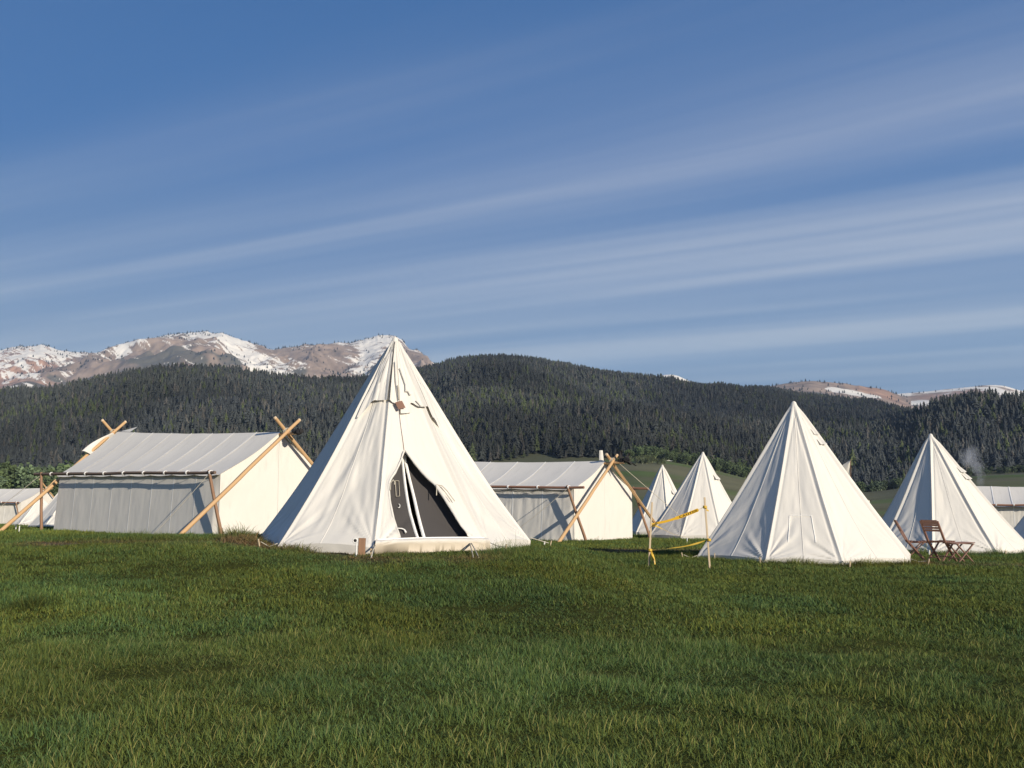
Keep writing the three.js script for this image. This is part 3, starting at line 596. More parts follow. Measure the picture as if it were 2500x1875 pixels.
  for (const [ax, ay, bx, by] of [[970, 1165, 980, 1165], [980, 1165, 982, 1203], [982, 1203, 973, 1204], [973, 1204, 970, 1165]]) { const p = T.onto(K, ...T.find(K, ax, ay), inner + 0.012), q = T.onto(K, ...T.find(K, bx, by), inner + 0.012); part('screen_patch_stitching', tube([p, q], 0.0055, 4, false), M.rope, t); }
  part('screen_tie', tube([[974, 1284], [986, 1285], [992, 1288], [996, 1295]].map((q) => T.onto(K, ...T.find(K, ...q), inner + 0.03)), [0.012, 0.013, 0.016, 0.022], 6), M.seam, t);
  part('screen_hook', tube([[979, 1223], [982, 1226], [981, 1232], [977, 1232]].map((q) => T.onto(K, ...T.find(K, ...q), inner + 0.02)), 0.008, 5), M.white, t);
  for (const L of [[[956, 1178], [961, 1184], [960, 1190]], [[956, 1179], [950, 1186], [949, 1204]], [[1071, 1190], [1072, 1200], [1071, 1217]], [[1071, 1190], [1086, 1193], [1098, 1206], [1115, 1231]], [[1071, 1190], [1084, 1197], [1094, 1211], [1108, 1231]]]) part('tie_cord', tube(L.map((q) => T.onto(K, ...T.find(K, ...q), 0.10)), 0.009, 5), M.rope, t);
  // closed slit above the door
  part('door_seam', band((u, v) => T.onto(K, sR(v) - 0.01 + (u - 0.5) * 0.05 / (1.02 - v), v, 0.03 - 0.028 * Math.pow(2 * u - 1, 2)), vTop, 0.9, 6, 30, 0.1), M.seam, t);
  part('door_zip', tube(Array.from({ length: 24 }, (_, i) => { const v = lerp(vTop, 0.645, i / 23); return T.onto(K, sR(v) - 0.012, v, 0.034); }), 0.006, 5), M.leather, t);
  // storm hood: a second layer of canvas over the peak, its hem ragged and stepped
  const hood = (k, s0, s1, low, name) => part(name, sheet((u, v) => { const s = lerp(s0, s1, u); return T.onto(k, s, lerp(low(u), 0.985, v), 0.035 + 0.03 * (1 - v) * (0.6 + vnoise(u * 3 + k, 3)) + 0.02 * (fbm(u * 6 + k * 3, v * 1.5, 3) - 0.5)); }, 26, 30, 1, 2), M.canvas, t);
  hood(1, -0.75, 1, (u) => lerp(0.60, 0.665, smooth(0, 0.5, u)) - 0.02 * Math.exp(-Math.pow(u / 0.1, 2)), 'storm_hood');
  hood(2, -1, mid - 0.03, (u) => 0.66 - 0.02 * u, 'storm_hood');
  hood(2, mid + 0.01, 1, (u) => (u < 0.45 ? 0.595 + 0.03 * u : 0.655 - 0.02 * smooth(0.5, 0.8, u)), 'storm_hood');
  hood(3, -1, -0.1, (u) => 0.60 - 0.06 * u, 'storm_hood');
  const hoodEdge = (pts, r) => part('hood_binding', tube(pts.map((q) => T.onto(K, ...T.find(K, ...q), 0.09)), r, 6), M.canvas, t);
  hoodEdge([[962, 890], [964, 930], [968, 965], [972, 990]], 0.02); hoodEdge([[974, 905], [990, 945], [991, 962]], 0.014); hoodEdge([[991, 958], [998, 962], [1003, 970]], 0.02);
  hoodEdge([[1018, 984], [1024, 990], [1030, 997]], 0.016);
  sq(K, 975, 997, 0.155, 0.17, 0.12, M.leather, 'leather_patch', 0.015, 0.3);
  part('toggle_cord', tube([[967, 950], [969, 965], [971, 985]].map((q) => T.onto(K, ...T.find(K, ...q), 0.13)), 0.012, 5), M.rope, t);
  pegs(T, null, 3.8, [1, 2, 3, 4]);
  // loose folds of canvas at the corners of the sill
  for (const [px, py, dx] of [[1148, 1335, 8], [1153, 1338, 16], [915, 1335, -9]]) { const g = groundAt(px + dx, 1362), a = T.onto(K, ...T.find(K, px, py), 0.05); part('corner_loop', tube([a, a.clone().lerp(g.clone().sub(T.c), 0.5).add(V(0, 0.02, 0.05)), g.clone().sub(T.c)], 0.011, 6), M.rope, t); }
}
// ---- the big tent on the right with a stitched square on its lit front
{
  const d = 22.3, T = coneTent({ name: 'pointed_tent', label: 'pointed white tent beside the yellow tape, left of the wooden chairs', x: X(1947, d), d, R: 2.58, H: 3.68, hem: 0.15, edges: [-76, -32, 3, 45, 90, 135, 180, 228], seed: 12, sag: 0.05, cave: 0.03, pleat: 0.03, wrinkle: 0.07, leanX: 0.02, nu: 50, nv: 70, group: undefined });
  // reinforcing square sewn low on the front
  const f = (u, v) => T.onto(1, lerp(-0.42, 0.42, u), lerp(0.10, 0.26, v), 0.007);
  for (const [a, b] of [[[0, 1], [1, 1]], [[0, 0], [0, 1]], [[1, 0], [1, 1]]]) part('patch_seam', tube(Array.from({ length: 12 }, (_, i) => f(lerp(a[0], b[0], i / 11), lerp(a[1], b[1], i / 11))), 0.008, 4), M.seam, T.t);
  for (const [v, l] of [[0.80, 0.02], [0.73, 0.045]]) part('vent_flap', sheet((u, w) => T.onto(2, lerp(0.45, 0.98, u), v - 0.02 + 0.04 * w, 0.01 + l * (1 - w) * (0.6 + 0.6 * u)), 10, 4, 0.6, 0.3), M.canvas, T.t);
  part('peg', bar(V(T.S(0, -0.55, 0).x, -0.05, T.S(0, -0.55, 0).z + 0.12), V(T.S(0, -0.55, 0).x, 0.24, T.S(0, -0.55, 0).z + 0.12), 0.035, 0.02), M.stake, T.t);
  pegs(T, null, 2.8, [0, 1, 2, 3]);
}
// ---- behind the chairs
{
  const d = 29.7, T = coneTent({ name: 'pointed_tent', label: 'pointed white tent standing behind the two wooden chairs', x: X(2308, d), d, R: 2.43, H: 3.66, hem: 0.15, edges: [-118, -73, -33, 8, 50, 95, 140, 188], seed: 23, sag: 0.06, cave: 0.05, pleat: 0.05, wrinkle: 0.09, leanX: -0.3, nu: 46, nv: 60 });
  for (const [v, l] of [[0.68, 0.05], [0.62, 0.05]]) part('vent_flap', sheet((u, w) => T.onto(3, lerp(0.5, 1, u), v - 0.02 + 0.05 * w, 0.01 + l * (1 - w) * (0.6 + 0.6 * u)), 10, 4, 0.6, 0.3), M.canvas, T.t);
  pegs(T, null, 2.6, [2, 3, 4]);
}
// ---- smaller ones farther back
{
  const d = 44, T = coneTent({ name: 'pointed_tent', label: 'pointed white tent seen through the yellow tape between its stakes', x: X(1706, d), d, R: 2.5, H: 3.92, edges: [-118, -72, -29, 12, 54, 98, 142, 190], seed: 31, sag: 0.05, leanX: 0.28, nu: 26, nv: 34 });
  part('vent_flap', sheet((u, w) => T.onto(3, lerp(0.3, 1, u), 0.66 + 0.07 * w, 0.01 + 0.1 * (1 - w)), 8, 3, 0.6, 0.3), M.canvas, T.t);
}
{ const d = 55, T = coneTent({ name: 'pointed_tent', label: 'small pointed white tent just right of the crossed-pole wall tent', x: X(1616, d), d, R: 2.1, H: 3.95, edges: [-96, -50, 2, 44, 92, 138, 184, 226], seed: 37, sag: 0.05, pleat: 0.06, leanX: 0.1, nu: 24, nv: 30 });
  part('vent_flap', sheet((u, w) => T.onto(2, lerp(0.5, 1, u), 0.56 + 0.07 * w, 0.01 + 0.1 * (1 - w)), 8, 3, 0.6, 0.3), M.canvas, T.t); }
{ const d = 42; coneTent({ name: 'pointed_tent', label: 'pointed tent of which only a shaded side shows at the right edge', x: X(2622, d), d, R: 2.7, H: 3.9, edges: [-118, -74, -38, 6, 50, 96, 140, 188], seed: 41, sag: 0.06, pleat: 0.05, wrinkle: 0.08, nu: 24, nv: 30 }); }
{ const d = 51; coneTent({ name: 'pointed_tent', label: 'pointed tent half hidden behind the left wall tent, its shaded side showing', x: X(206, d), d, R: 2.7, H: 3.75, edges: [-108, -62, -20, 24, 70, 116, 160, 206], seed: 43, sag: 0.06, pleat: 0.05, nu: 24, nv: 30 }); }
{ const d = 74; coneTent({ name: 'pointed_tent', label: 'low slack white tent beyond the raking pole of the left wall tent', x: X(92, d), d, R: 2.1, H: 2.2, edges: [-110, -64, -12, 40, 80, 120, 160, 206], seed: 47, sag: 0.1, pleat: 0.08, wrinkle: 0.16, nu: 20, nv: 20 }); }

// ---------------------------------------------------------------- wall tents hung from lodgepole frames
function wallTent(o) {
  const al = o.alpha * DEG, le = V(-Math.cos(al), 0, -Math.sin(al)), pp = V(Math.sin(al), 0, -Math.cos(al));
  const A = V(o.x, terrain(o.x, -o.d) + (o.raise ?? 0), -o.d), t = thing('wall_tent', o.label, 'tent', A, o.group);
  const { L, W, wall, ridge, n } = o, tilt = o.tilt ?? 0, over = o.over ?? 0.3, rw = o.railMat ?? M.rail;
  const pt = (l, w, y) => le.clone().multiplyScalar(l).addScaledVector(pp, w).add(V(0, y + tilt * l / L, 0));
  const gy = (l, w) => { const q = pt(l, w, 0).add(A); return terrain(q.x, q.z) - A.y; };                 // ground height under a point, in the tent's own heights
  const ground = (l, w, up = 0) => { const q = pt(l, w, 0); q.y = gy(l, w) + up; return q; };
  const base = (l, w) => gy(l, w) - tilt * l / L - 0.12;
  const fold = (l, y, s) => 0.03 * (fbm(l * 0.9 + s, y * 0.5 + s, 3) - 0.5) + (o.folds ?? 0.012) * (fbm(l * 7 + s, y * 0.8 + l * 1.2, 3) - 0.5) * 2;
  const rs = o.ridgeSag ?? 0.07, ridgeAt = (l) => ridge + (o.ridgeTilt ?? 0) * l / L - rs * Math.sin(Math.PI * clamp(l / L));
  const roofPt = (l, v, side) => {         // v 0 at the ridge, 1 at the dripping edge
    const q = v * (1 + 2 * over / W), cell = Math.abs(Math.sin(Math.PI * clamp(l / L) * n));
    const y = lerp(ridgeAt(l), wall, q) - (o.roofSag ?? 0.10) * Math.sin(Math.PI * Math.min(1, q)) - 0.018 * cell * Math.sin(Math.PI * v) - 0.03 * smooth(0.85, 1, v) * cell + 0.02 * (fbm(l * 1.3 + 4, v * 3 + side, 3) - 0.5);
    return pt(l, side > 0 ? W / 2 + q * W / 2 : W / 2 - q * W / 2, y);
  };
  const lay = (f, off) => (u, v) => { const e = 0.01, a = f(Math.min(1, u + e), v).sub(f(Math.max(0, u - e), v)), b = f(u, Math.min(1, v + e)).sub(f(u, Math.max(0, v - e))), nn = a.cross(b).normalize(); return f(u, v).addScaledVector(nn, off); };
  const l0 = -0.06, l1 = L + 0.06, SL = Math.hypot(W / 2 + over, ridge - wall);
  for (const side of [-1, 1]) for (let k = 0; k < n; k++) {
    const a = lerp(l0, l1, k / n), b = lerp(l0, l1, (k + 1) / n), f = (u, v) => roofPt(lerp(a, b, side < 0 ? 1 - u : u), v, side);
    part('roof_panel', sheet(f, 8, 16, (b - a), SL), M.canvas, t);
    if (side < 0 && k) { const s = (u, v) => roofPt(a + (0.5 - u) * 0.05, v, side); part('seam', sheet(lay(s, -0.02), 2, 16, 0.03, SL), M.seam, t); }
  }
  const ws = (l, y) => pt(l, fold(l, y, 2) - 0.12 * (1 - clamp(y / wall)) * smooth(0, 0.25, l), y);
  for (let k = 0; k < n; k++) {
    const a = lerp(0, L, k / n), b = lerp(0, L, (k + 1) / n), f = (u, v) => { const l = lerp(b, a, u), y = lerp(base(l, 0), wall - 0.01, v); return ws(l, y); };
    part('wall_panel', sheet(f, 14, 12, b - a, wall), M.canvas, t);
    if (k) { const s = (u, v) => { const l = a + (0.5 - u) * 0.045; return ws(l, lerp(base(l, 0), wall - 0.02, v)); }; part('seam', sheet(lay(s, 0.008), 2, 12, 0.03, wall), M.seam, t); }
  }
  part('wall_panel', sheet((u, v) => pt(u * L, W + fold(u * L, v, 6), lerp(base(u * L, W), wall, v)), 24, 6, L, wall), M.canvas, t);
  const gable = (l, flip, name, w0, w1) => part(name, sheet((u, v) => { const w = lerp(w0, w1, flip ? 1 - u : u), top = lerp(wall, ridgeAt(l), 1 - Math.abs(2 * w / W - 1)) - (o.roofSag ?? 0.1) * Math.sin(Math.PI * Math.abs(2 * w / W - 1)) - 0.02; const y = lerp(base(l, w), top, v); return pt(l + 0.03 * (fbm(w * 1.1 + 3, y, 3) - 0.5) + 0.01 * (fbm(w * 7, y * 0.7, 2) - 0.5), w, y); }, 16, 16, Math.abs(w1 - w0), ridge), M.canvas, t);
  gable(0, false, 'gable_panel', 0, W / 2); gable(0, false, 'gable_panel', W / 2 + 0.006, W); gable(L, true, 'gable_panel', 0, W);
  if (o.plain !== true) {
    // frame: crossed legs at either end, the ridge pole on their crossing, eave rails on posts
    const r = 0.066, leg = (l, s, tipK) => {
      const cross = pt(l, W / 2, ridgeAt(clamp(l, 0, L)) + 0.02), w = s < 0 ? -(o.splay ?? 1.5) : W + (o.splayR ?? o.splay ?? 1.5), foot = ground(l, w, -0.1), tip = cross.clone().addScaledVector(cross.clone().sub(foot), tipK);
      const p = part('frame_leg', tube(line3(foot, tip, 14, 0, 0.03, l * 3 + s), Array.from({ length: 15 }, (_, i) => lerp(r * 1.1, r * 0.9, i / 14)), 10, false), M.peeled, t);
      const tt = tip.clone().sub(foot).normalize(); part('cut_end', tube([tip.clone().addScaledVector(tt, -0.05), tip.clone().addScaledVector(tt, 0.004), tip.clone().addScaledVector(tt, 0.012)], [r * 0.915, r * 0.915, r * 0.6], 10), M.cutEnd, p);
      return p;
    };
    leg(-0.46, -1, o.tips[0]); leg(-0.32, 1, o.tips[1]); leg(L + 0.32, -1, o.tips[2]); leg(L + 0.46, 1, o.tips[3]);
    part('ridge_pole', tube(line3(pt(-(o.ridgeOut ?? 0.95), W / 2, ridge - 0.075), pt(L + 0.62, W / 2, ridgeAt(L) - 0.075), 10, 0.11, 0.02), 0.055, 10), M.peeled, t);
    for (const l of [-0.39, L + 0.39]) part('lashing', (() => { const c = pt(l, W / 2, ridgeAt(clamp(l, 0, L)) - 0.0), g = []; for (let i = 0; i < 60; i++) { const a = i * 0.7; g.push(c.clone().addScaledVector(pp, Math.cos(a) * 0.115).addScaledVector(le, (i / 60 - 0.5) * 0.14).add(V(0, Math.sin(a) * 0.12, 0))); } return tube(g, 0.011, 5); })(), M.rope, t);
    for (const side of [-1, 1]) {
      const rf = over + (o.railOff ?? 0.10), wr = side < 0 ? -rf : W + rf, yr = wall - over * (ridge - wall) / (W / 2) * 0.7 + 0.05 + (o.railUp ?? 0);
      const ra = pt(-(o.railOut ?? 0.2), wr, yr), rb = pt(L + (o.railFar ?? 1.15), wr, yr);
      part('eave_rail', tube(line3(ra, rb, 16, 0.0, 0.05, side * 5), Array.from({ length: 17 }, (_, i) => lerp(0.052, 0.062, i / 16)), 9), rw, t);
      const post = (l, lb, wb) => part('post', tube(line3(ground(lb, wb, -0.1), pt(l, wr + 0.02 * side, yr + 0.07), 8, 0, 0.03, l), [0.062, 0.06, 0.058, 0.057, 0.056, 0.055, 0.054, 0.053, 0.052], 9), M.bark, t);
      post(0.12, -(o.postLean ?? 0.45), side < 0 ? -0.32 : W + 0.32); post(L + 0.75, L + 0.38, side < 0 ? -0.4 : W + 0.4);
      if (side < 0) for (let k = 0; k <= n; k++) {
        const l = lerp(0.05, L - 0.02, k / n), q = pt(l, wr, yr), g = []; for (let i = 0; i <= 22; i++) { const a = i * 0.85; g.push(q.clone().addScaledVector(pp, Math.cos(a) * 0.07).addScaledVector(le, (i / 22 - 0.5) * 0.07).add(V(0, Math.sin(a) * 0.07, 0))); }
        part('rail_tie', tube(g, 0.011, 5, false), M.seam, t);
        part('eave_cord', tube([q.clone().addScaledVector(pp, 0.05), roofPt(clamp(l, 0, L), 0.99, -1)], 0.009, 5, false), M.rope, t);
      }
      if (side < 0 && o.festoon) for (let k = 0; k < n; k++) part('eave_cord', tube(line3(pt(lerp(0.1, L, k / n), wr + 0.06, yr - 0.1), pt(lerp(0.1, L, (k + 1) / n), wr + 0.06, yr - 0.1), 8, 0.07), 0.016, 5, false), M.rope, t);
    }
    for (const g of o.guys ?? []) part('guy_rope', tube(line3(pt(...g[0]), ground(g[1][0], g[1][1], 0.02), 6, 0.03), 0.011, 5, false), M.rope, t);
  }
  const c = pt(L / 2, W / 2, 0).add(A); footprints.push([c.x, c.z, W * 0.42]);
  return { t, A, pt, ground, roofPt, ridgeAt, L, W, wall, ridge };
}
function blackWrap(T, name, at, dirv, len, seed, strips) {
  const R = rng(seed), pts = [], rad = []; for (let i = 0; i <= 9; i++) { pts.push(at.clone().addScaledVector(dirv, len * i / 9).add(V((R() - 0.5) * 0.04, (R() - 0.5) * 0.05, (R() - 0.5) * 0.04))); rad.push(0.06 + 0.06 * R() * Math.sin(Math.PI * (i + 1) / 11)); }
  const m = part(name, tube(pts, rad, 9, true, V(0, 0, 0), 0.6), M.black, T.t, 'black cloth bundled round the pole end');
  for (const s of strips) part('loose_end', sheet((u, v) => at.clone().addScaledVector(dirv, s[0]).add(V((u - 0.5) * s[3] * (1 - 0.6 * v) + s[1] * v, s[2] * v, 0.03 * Math.sin(v * 5 + u * 3))), 4, 8), M.black, m);
}
{
  const T = wallTent({ label: 'long white wall tent with crossed log poles at the left, brightest at its near gable', x: X(533, 31), d: 31, alpha: 37, L: 10.3, W: 4.75, wall: 2.16, ridge: 3.64, ridgeTilt: 0.33, tilt: 0.10, over: 0.1, railOff: 0.24, n: 8, folds: 0.003, tips: [0.11, 0.11, 0.11, 0.11], splay: 2.1, postLean: 0.7, railOut: 0.18, railFar: 1.3,
    guys: [[[L0(10.3, 0.75), -0.36, 2.15], [13.1, -2.0]], [[0.12, -0.36, 2.12], [1.85, -1.3]]] });
  blackWrap(T, 'black_wrap', T.pt(-0.75, T.W / 2, T.ridge - 0.02), T.pt(-1, 0, 0).sub(T.pt(0, 0, 0)).normalize(), 0.42, 5, []);
  part('ridge_flap', sheet((u, v) => T.roofPt(T.L + 0.05 - u * 0.9, 0, -1).add(V(0.25 * v * u, 0.02 + 0.22 * u * v, -0.02 - 0.15 * v)), 8, 4, 0.9, 0.3), M.canvas, T.t);
  part('end_flap', sheet((u, v) => T.pt(T.L + 0.15 + 0.3 * Math.sin(Math.PI * v) * (1 - 0.3 * u), T.W / 2 - 0.2 + 0.4 * u - v * (1.25 - 0.4 * u), T.ridgeAt(T.L) - 0.05 - 0.8 * v - 0.2 * u).add(V(0, 0.03 * Math.sin(u * 9), 0.04 * Math.sin(u * 9))), 14, 10, 0.6, 2), M.canvas, T.t);
}
{
  const T = wallTent({ label: 'white wall tent in the middle with a rag-tipped ridge pole and reddish eave rail', x: X(1402, 38), d: 38, alpha: 34, L: 8.8, W: 5.1, over: 0.1, railOff: 0.22, wall: 2.12, ridge: 3.28, ridgeTilt: 0.12, tilt: 0.08, n: 6, tips: [0.07, 0.07, 0.1, 0.1], splay: 2.1, splayR: 2.9, railMat: M.redrail, railOut: 0.65, postLean: 0.75, folds: 0.016, festoon: true,
    guys: [[[-0.5, 2.5, 3.36], [-2.2, 8.2]], [[0.1, -0.4, 2.05], [2.5, -1.4]]] });
  blackWrap(T, 'black_wrap', T.pt(-0.7, T.W / 2, T.ridge - 0.0), T.pt(-1, 0, 0.1).sub(T.pt(0, 0, 0)).normalize(), 0.5, 8, [[0.1, 0.02, 0.42, 0.2], [0.25, 0.28, -0.2, 0.22], [0.35, 0.42, -0.26, 0.16], [0.3, 0.2, 0.3, 0.2]]);
  part('ridge_flap', sheet((u, v) => T.pt(0.12, T.W / 2, T.ridge).add(V((u - 0.5) * (0.2 - 0.05 * v) - 0.02 * v, -0.05 + 0.5 * v, 0.03 * Math.sin(u * 3))), 5, 6, 0.2, 0.4), M.canvas, T.t);
}
wallTent({ label: 'far white wall tent with a red eave rail behind the rightmost tents', x: X(2660, 54), d: 54, alpha: 24, L: 5.6, W: 5.0, wall: 2.1, ridge: 3.2, n: 6, tips: [0.1, 0.1, 0.02, 0.02], railMat: M.redrail, raise: -0.05 });
wallTent({ label: 'far white wall tent at the left edge with short crossed poles', x: X(46, 82), d: 82, alpha: 16, L: 8.0, W: 5.0, wall: 2.1, ridge: 3.3, n: 5, tips: [0.22, 0.22, 0.16, 0.16], railMat: M.redrail, raise: -0.1 });
wallTent({ label: 'pale wall tent ridge between the slack tent and the left wall tent', x: X(212, 86), d: 86, alpha: 20, L: 4.6, W: 4.6, wall: 2.0, ridge: 3.15, n: 4, tips: [0.1, 0.1, 0.14, 0.14], raise: -0.05 });
{
  const T = wallTent({ label: 'wall tent hidden behind the big right tent with one white peak showing', x: X(2068, 47), d: 47, alpha: 36, L: 3.6, W: 4.2, wall: 2.1, ridge: 2.5, n: 3, tips: [0.02, 0.02, 0.02, 0.02], plain: true });
  const q = P(2076, 1123, 46).sub(T.A), a = P(2040, 1146, 46.4).sub(T.A), b = P(2075, 1185, 46.4).sub(T.A);
  part('peak_flap', sheet((u, v) => a.clone().lerp(b, u).lerp(q, v * 0.96).add(V(0, 0, 0.05 * Math.sin(u * 4))), 8, 8, 1, 1), M.canvas, T.t);
  part('flap_pole', tube([b.clone().add(V(0.03, -0.6, -0.04)), q.clone().add(V(0.03, 0.03, -0.04))], 0.016, 8), M.bark, T.t);
}
function L0(L, a) { return L + a; }

// ---------------------------------------------------------------- folding chairs and table
function foldingChair(name, label, pos, turn) {
  const t = thing(name, label, 'chair', pos); t.rotation.y = turn; t.scale.setScalar(1.07);
  const w = 0.205, st = (s) => { const g = []; const a = V(-0.335, 0.885, s * w), b = V(-0.11, 0.44, s * w), c = V(0.27, -0.02, s * w); return mergeGeometries([bar(b.clone().add(V(0.012, -0.024, 0)), a, 0.028, 0.05, V(0, 0, 1)), bar(c, b.clone().add(V(-0.008, 0.016, 0)), 0.028, 0.05, V(0, 0, 1))]); };
  for (const s of [-1, 1]) part('stile', st(s), M.chair, t);
  for (const s of [-1, 1]) part('rear_leg', bar(V(-0.24, -0.02, s * (w - 0.03)), V(0.22, 0.43, s * (w - 0.03)), 0.022, 0.04, V(0, 0, 1)), M.chair, t);
  for (const [k, h] of [[0.955, 0.095], [0.80, 0.046], [0.67, 0.046], [0.545, 0.046]]) { const x = lerp(-0.11, -0.335, k), y = lerp(0.44, 0.885, k); part('back_slat', bar(V(x, y, -w + 0.01), V(x, y, w - 0.01), 0.016, h, V(-0.45, 0.89, 0)), M.chair, t); }
  for (let i = 0; i < 6; i++) { const x = -0.09 + i * 0.068; part('seat_slat', bar(V(x, 0.452 - 0.012 * Math.sin(i / 5 * Math.PI), -w + 0.02), V(x, 0.452 - 0.012 * Math.sin(i / 5 * Math.PI), w - 0.02), 0.05, 0.016), M.chair, t); }
  for (const s of [-1, 1]) part('seat_rail', bar(V(-0.12, 0.425, s * (w - 0.05)), V(0.28, 0.425, s * (w - 0.05)), 0.02, 0.035), M.chair, t);
  part('stretcher', bar(V(0.15, 0.12, -w), V(0.15, 0.12, w), 0.03, 0.02), M.chair, t);
  part('stretcher', bar(V(-0.13, 0.1, -w + 0.03), V(-0.13, 0.1, w - 0.03), 0.03, 0.02), M.chair, t);
  return t;
}
{
  const a = P(2230, 1368, 22.6), b = P(2297, 1368, 22.2), c = P(2346, 1370, 21.8);
  for (const q of [a, b, c]) q.y = terrain(q.x, q.z) + 0.01;
  foldingChair('folding_chair', 'brown wooden folding chair seen edge-on, nearer the big tent', a, -16 * DEG);
  foldingChair('folding_chair', 'brown wooden folding chair with its slatted back showing, beside the small table', b, 30 * DEG);
  const t = thing('folding_table', 'low brown slatted folding table beside the chair', 'table', c); t.rotation.y = 14 * DEG;
  for (let i = 0; i < 6; i++) { const z = -0.17 + i * 0.068; part('top_slat', bar(V(-0.25, 0.44 + 0.006 * Math.sin(i), z), V(0.25, 0.455, z), 0.056, 0.016), M.chair, t); }
  for (const x of [-0.2, 0.2]) part('top_rail', bar(V(x, 0.42, -0.2), V(x, 0.425, 0.2), 0.035, 0.024), M.chair, t);
  for (const z of [-0.175, 0.175]) { part('leg', bar(V(-0.24, -0.02, z), V(0.2, 0.42, z), 0.022, 0.042, V(0, 0, 1)), M.chair, t); part('leg', bar(V(0.24, -0.02, z * 0.84), V(-0.2, 0.42, z * 0.84), 0.022, 0.042, V(0, 0, 1)), M.chair, t); }
  part('stretcher', bar(V(-0.13, 0.1, -0.17), V(-0.13, 0.1, 0.17), 0.03, 0.02), M.chair, t); part('stretcher', bar(V(0.13, 0.1, -0.15), V(0.13, 0.1, 0.15), 0.03, 0.02), M.chair, t);
}
// ---------------------------------------------------------------- yellow barrier tape on two stakes
{
  const dL = 18.9, dR = 18.7;
  const la = P(1583, 1386, dL), lb = P(1592, 1226, dL), ra = P(1734, 1392, dR), rb = P(1720, 1214, dR);
  const stake = (label, a, b) => { const t = thing('wooden_stake', label, 'stake', V(a.x, a.y, a.z)); part('stake', bar(V(0, -0.12, 0), b.clone().sub(a), 0.036, 0.018, V(0, 0, 1)), M.stake, t); };
  stake('thin wooden stake holding the knotted left end of the yellow tape', la, lb);
  stake('thin wooden stake holding the right end of the yellow tape', ra, rb);
  const cv = document.createElement('canvas'); cv.width = 1024; cv.height = 64; const cx = cv.getContext('2d');
  cx.fillStyle = '#e2b128'; cx.fillRect(0, 0, 1024, 64); cx.fillStyle = '#17120a'; cx.font = 'bold 60px sans-serif'; cx.textBaseline = 'middle'; cx.fillText('CAUTION', 500, 35);
  const txt = new THREE.CanvasTexture(cv); txt.colorSpace = THREE.SRGBColorSpace;
  M.tapeText = new THREE.MeshStandardMaterial({ map: txt, roughness: 0.4, side: THREE.DoubleSide });
  M.tape = new THREE.MeshStandardMaterial({ color: new THREE.Color().setRGB(0.66, 0.43, 0.06), roughness: 0.4, side: THREE.DoubleSide });
  const t = thing('barrier_tape', 'slack yellow barrier tape strung in strands between two wooden stakes', 'tape', V(la.x, la.y, la.z)), O = t.position;
  const ribbon = (pts, wid, twist, mat, name, n = 40) => {
    const cu = new THREE.CatmullRomCurve3(pts); const f = (u, v) => { const p = cu.getPoint(u), tg = cu.getTangent(u), a = twist(u), s = V(0, 1, 0).addScaledVector(tg, -tg.y).normalize(), q = s.clone().cross(tg); const w = wid(u); return p.addScaledVector(s, Math.cos(a) * (v - 0.5) * w).addScaledVector(q, Math.sin(a) * (v - 0.5) * w).sub(O); };
    return part(name, sheet(f, n, 4, 1, 1), mat, t);
  };
  const q = (px, py, d) => P(px, py, d);
  const k = q(1592, 1281, dL + 0.03);
  ribbon([k, q(1600, 1278, 18.9), q(1625, 1273, 18.85), q(1660, 1262, 18.8), q(1694, 1249, 18.75), q(1708, 1243, 18.72), q(1720, 1237, dR + 0.02)], (u) => u < 0.16 ? 0.022 : u < 0.45 ? 0.046 : u < 0.8 ? 0.064 : 0.010, (u) => 0.2 * Math.sin(u * 5) + (u > 0.8 ? 1.1 : 0) + 0.5 * Math.exp(-u * 20), M.tapeText, 'tape_strand', 70);
  ribbon([k, q(1606, 1286, 18.9), q(1621, 1293, 18.95), q(1645, 1304, 19), q(1672, 1310, 19), q(1700, 1316, 18.9), q(1730, 1322, dR + 0.02)], (u) => u < 0.3 ? 0.03 : 0.010, (u) => 0.4 + u * 1.5, M.tape, 'tape_strand', 50);
  ribbon([q(1587, 1343, dL + 0.03), q(1610, 1342, 18.9), q(1640, 1338, 18.85), q(1670, 1334, 18.8), q(1700, 1327, 18.75), q(1732, 1316, dR + 0.02)], (u) => 0.015 + 0.018 * Math.exp(-Math.pow((u - 0.8) / 0.12, 2)), (u) => 0.7 + 0.8 * Math.sin(u * 7), M.tape, 'tape_strand', 50);
  ribbon([q(1588, 1343, dL + 0.04), q(1593, 1354, 18.85), q(1598, 1366, 18.8), q(1603, 1384, 18.75)], (u) => 0.03 + 0.04 * u, (u) => 0.6 + u * 2.2, M.tape, 'tape_end', 24);
  ribbon([q(1588, 1344, dL + 0.04), q(1592, 1360, 18.86), q(1600, 1378, 18.83)], (u) => 0.03, (u) => 1.4 - u, M.tape, 'tape_end', 16);
  ribbon([q(1720, 1238, dR + 0.03), q(1724, 1243, 18.7), q(1730, 1248, 18.68)], () => 0.035, (u) => 0.9, M.tape, 'tape_end', 10);
  const knot = (c, r) => { const g = []; for (let i = 0; i < 26; i++) { const a = i * 0.9; g.push(c.clone().add(V(Math.cos(a) * 0.03, (i / 26 - 0.5) * r * 2, Math.sin(a) * 0.03)).sub(O)); } part('knot', tube(g, 0.014, 6), M.tape, t); };
  knot(k, 0.035); knot(q(1587, 1343, dL), 0.02); knot(q(1721, 1238, dR), 0.02); knot(q(1731, 1318, dR), 0.02);
  ribbon([k, q(1598, 1284, 18.8), q(1604, 1280, 18.78), q(1600, 1276, 18.85)], () => 0.05, (u) => u * 3, M.tape, 'tape_end', 14);
}
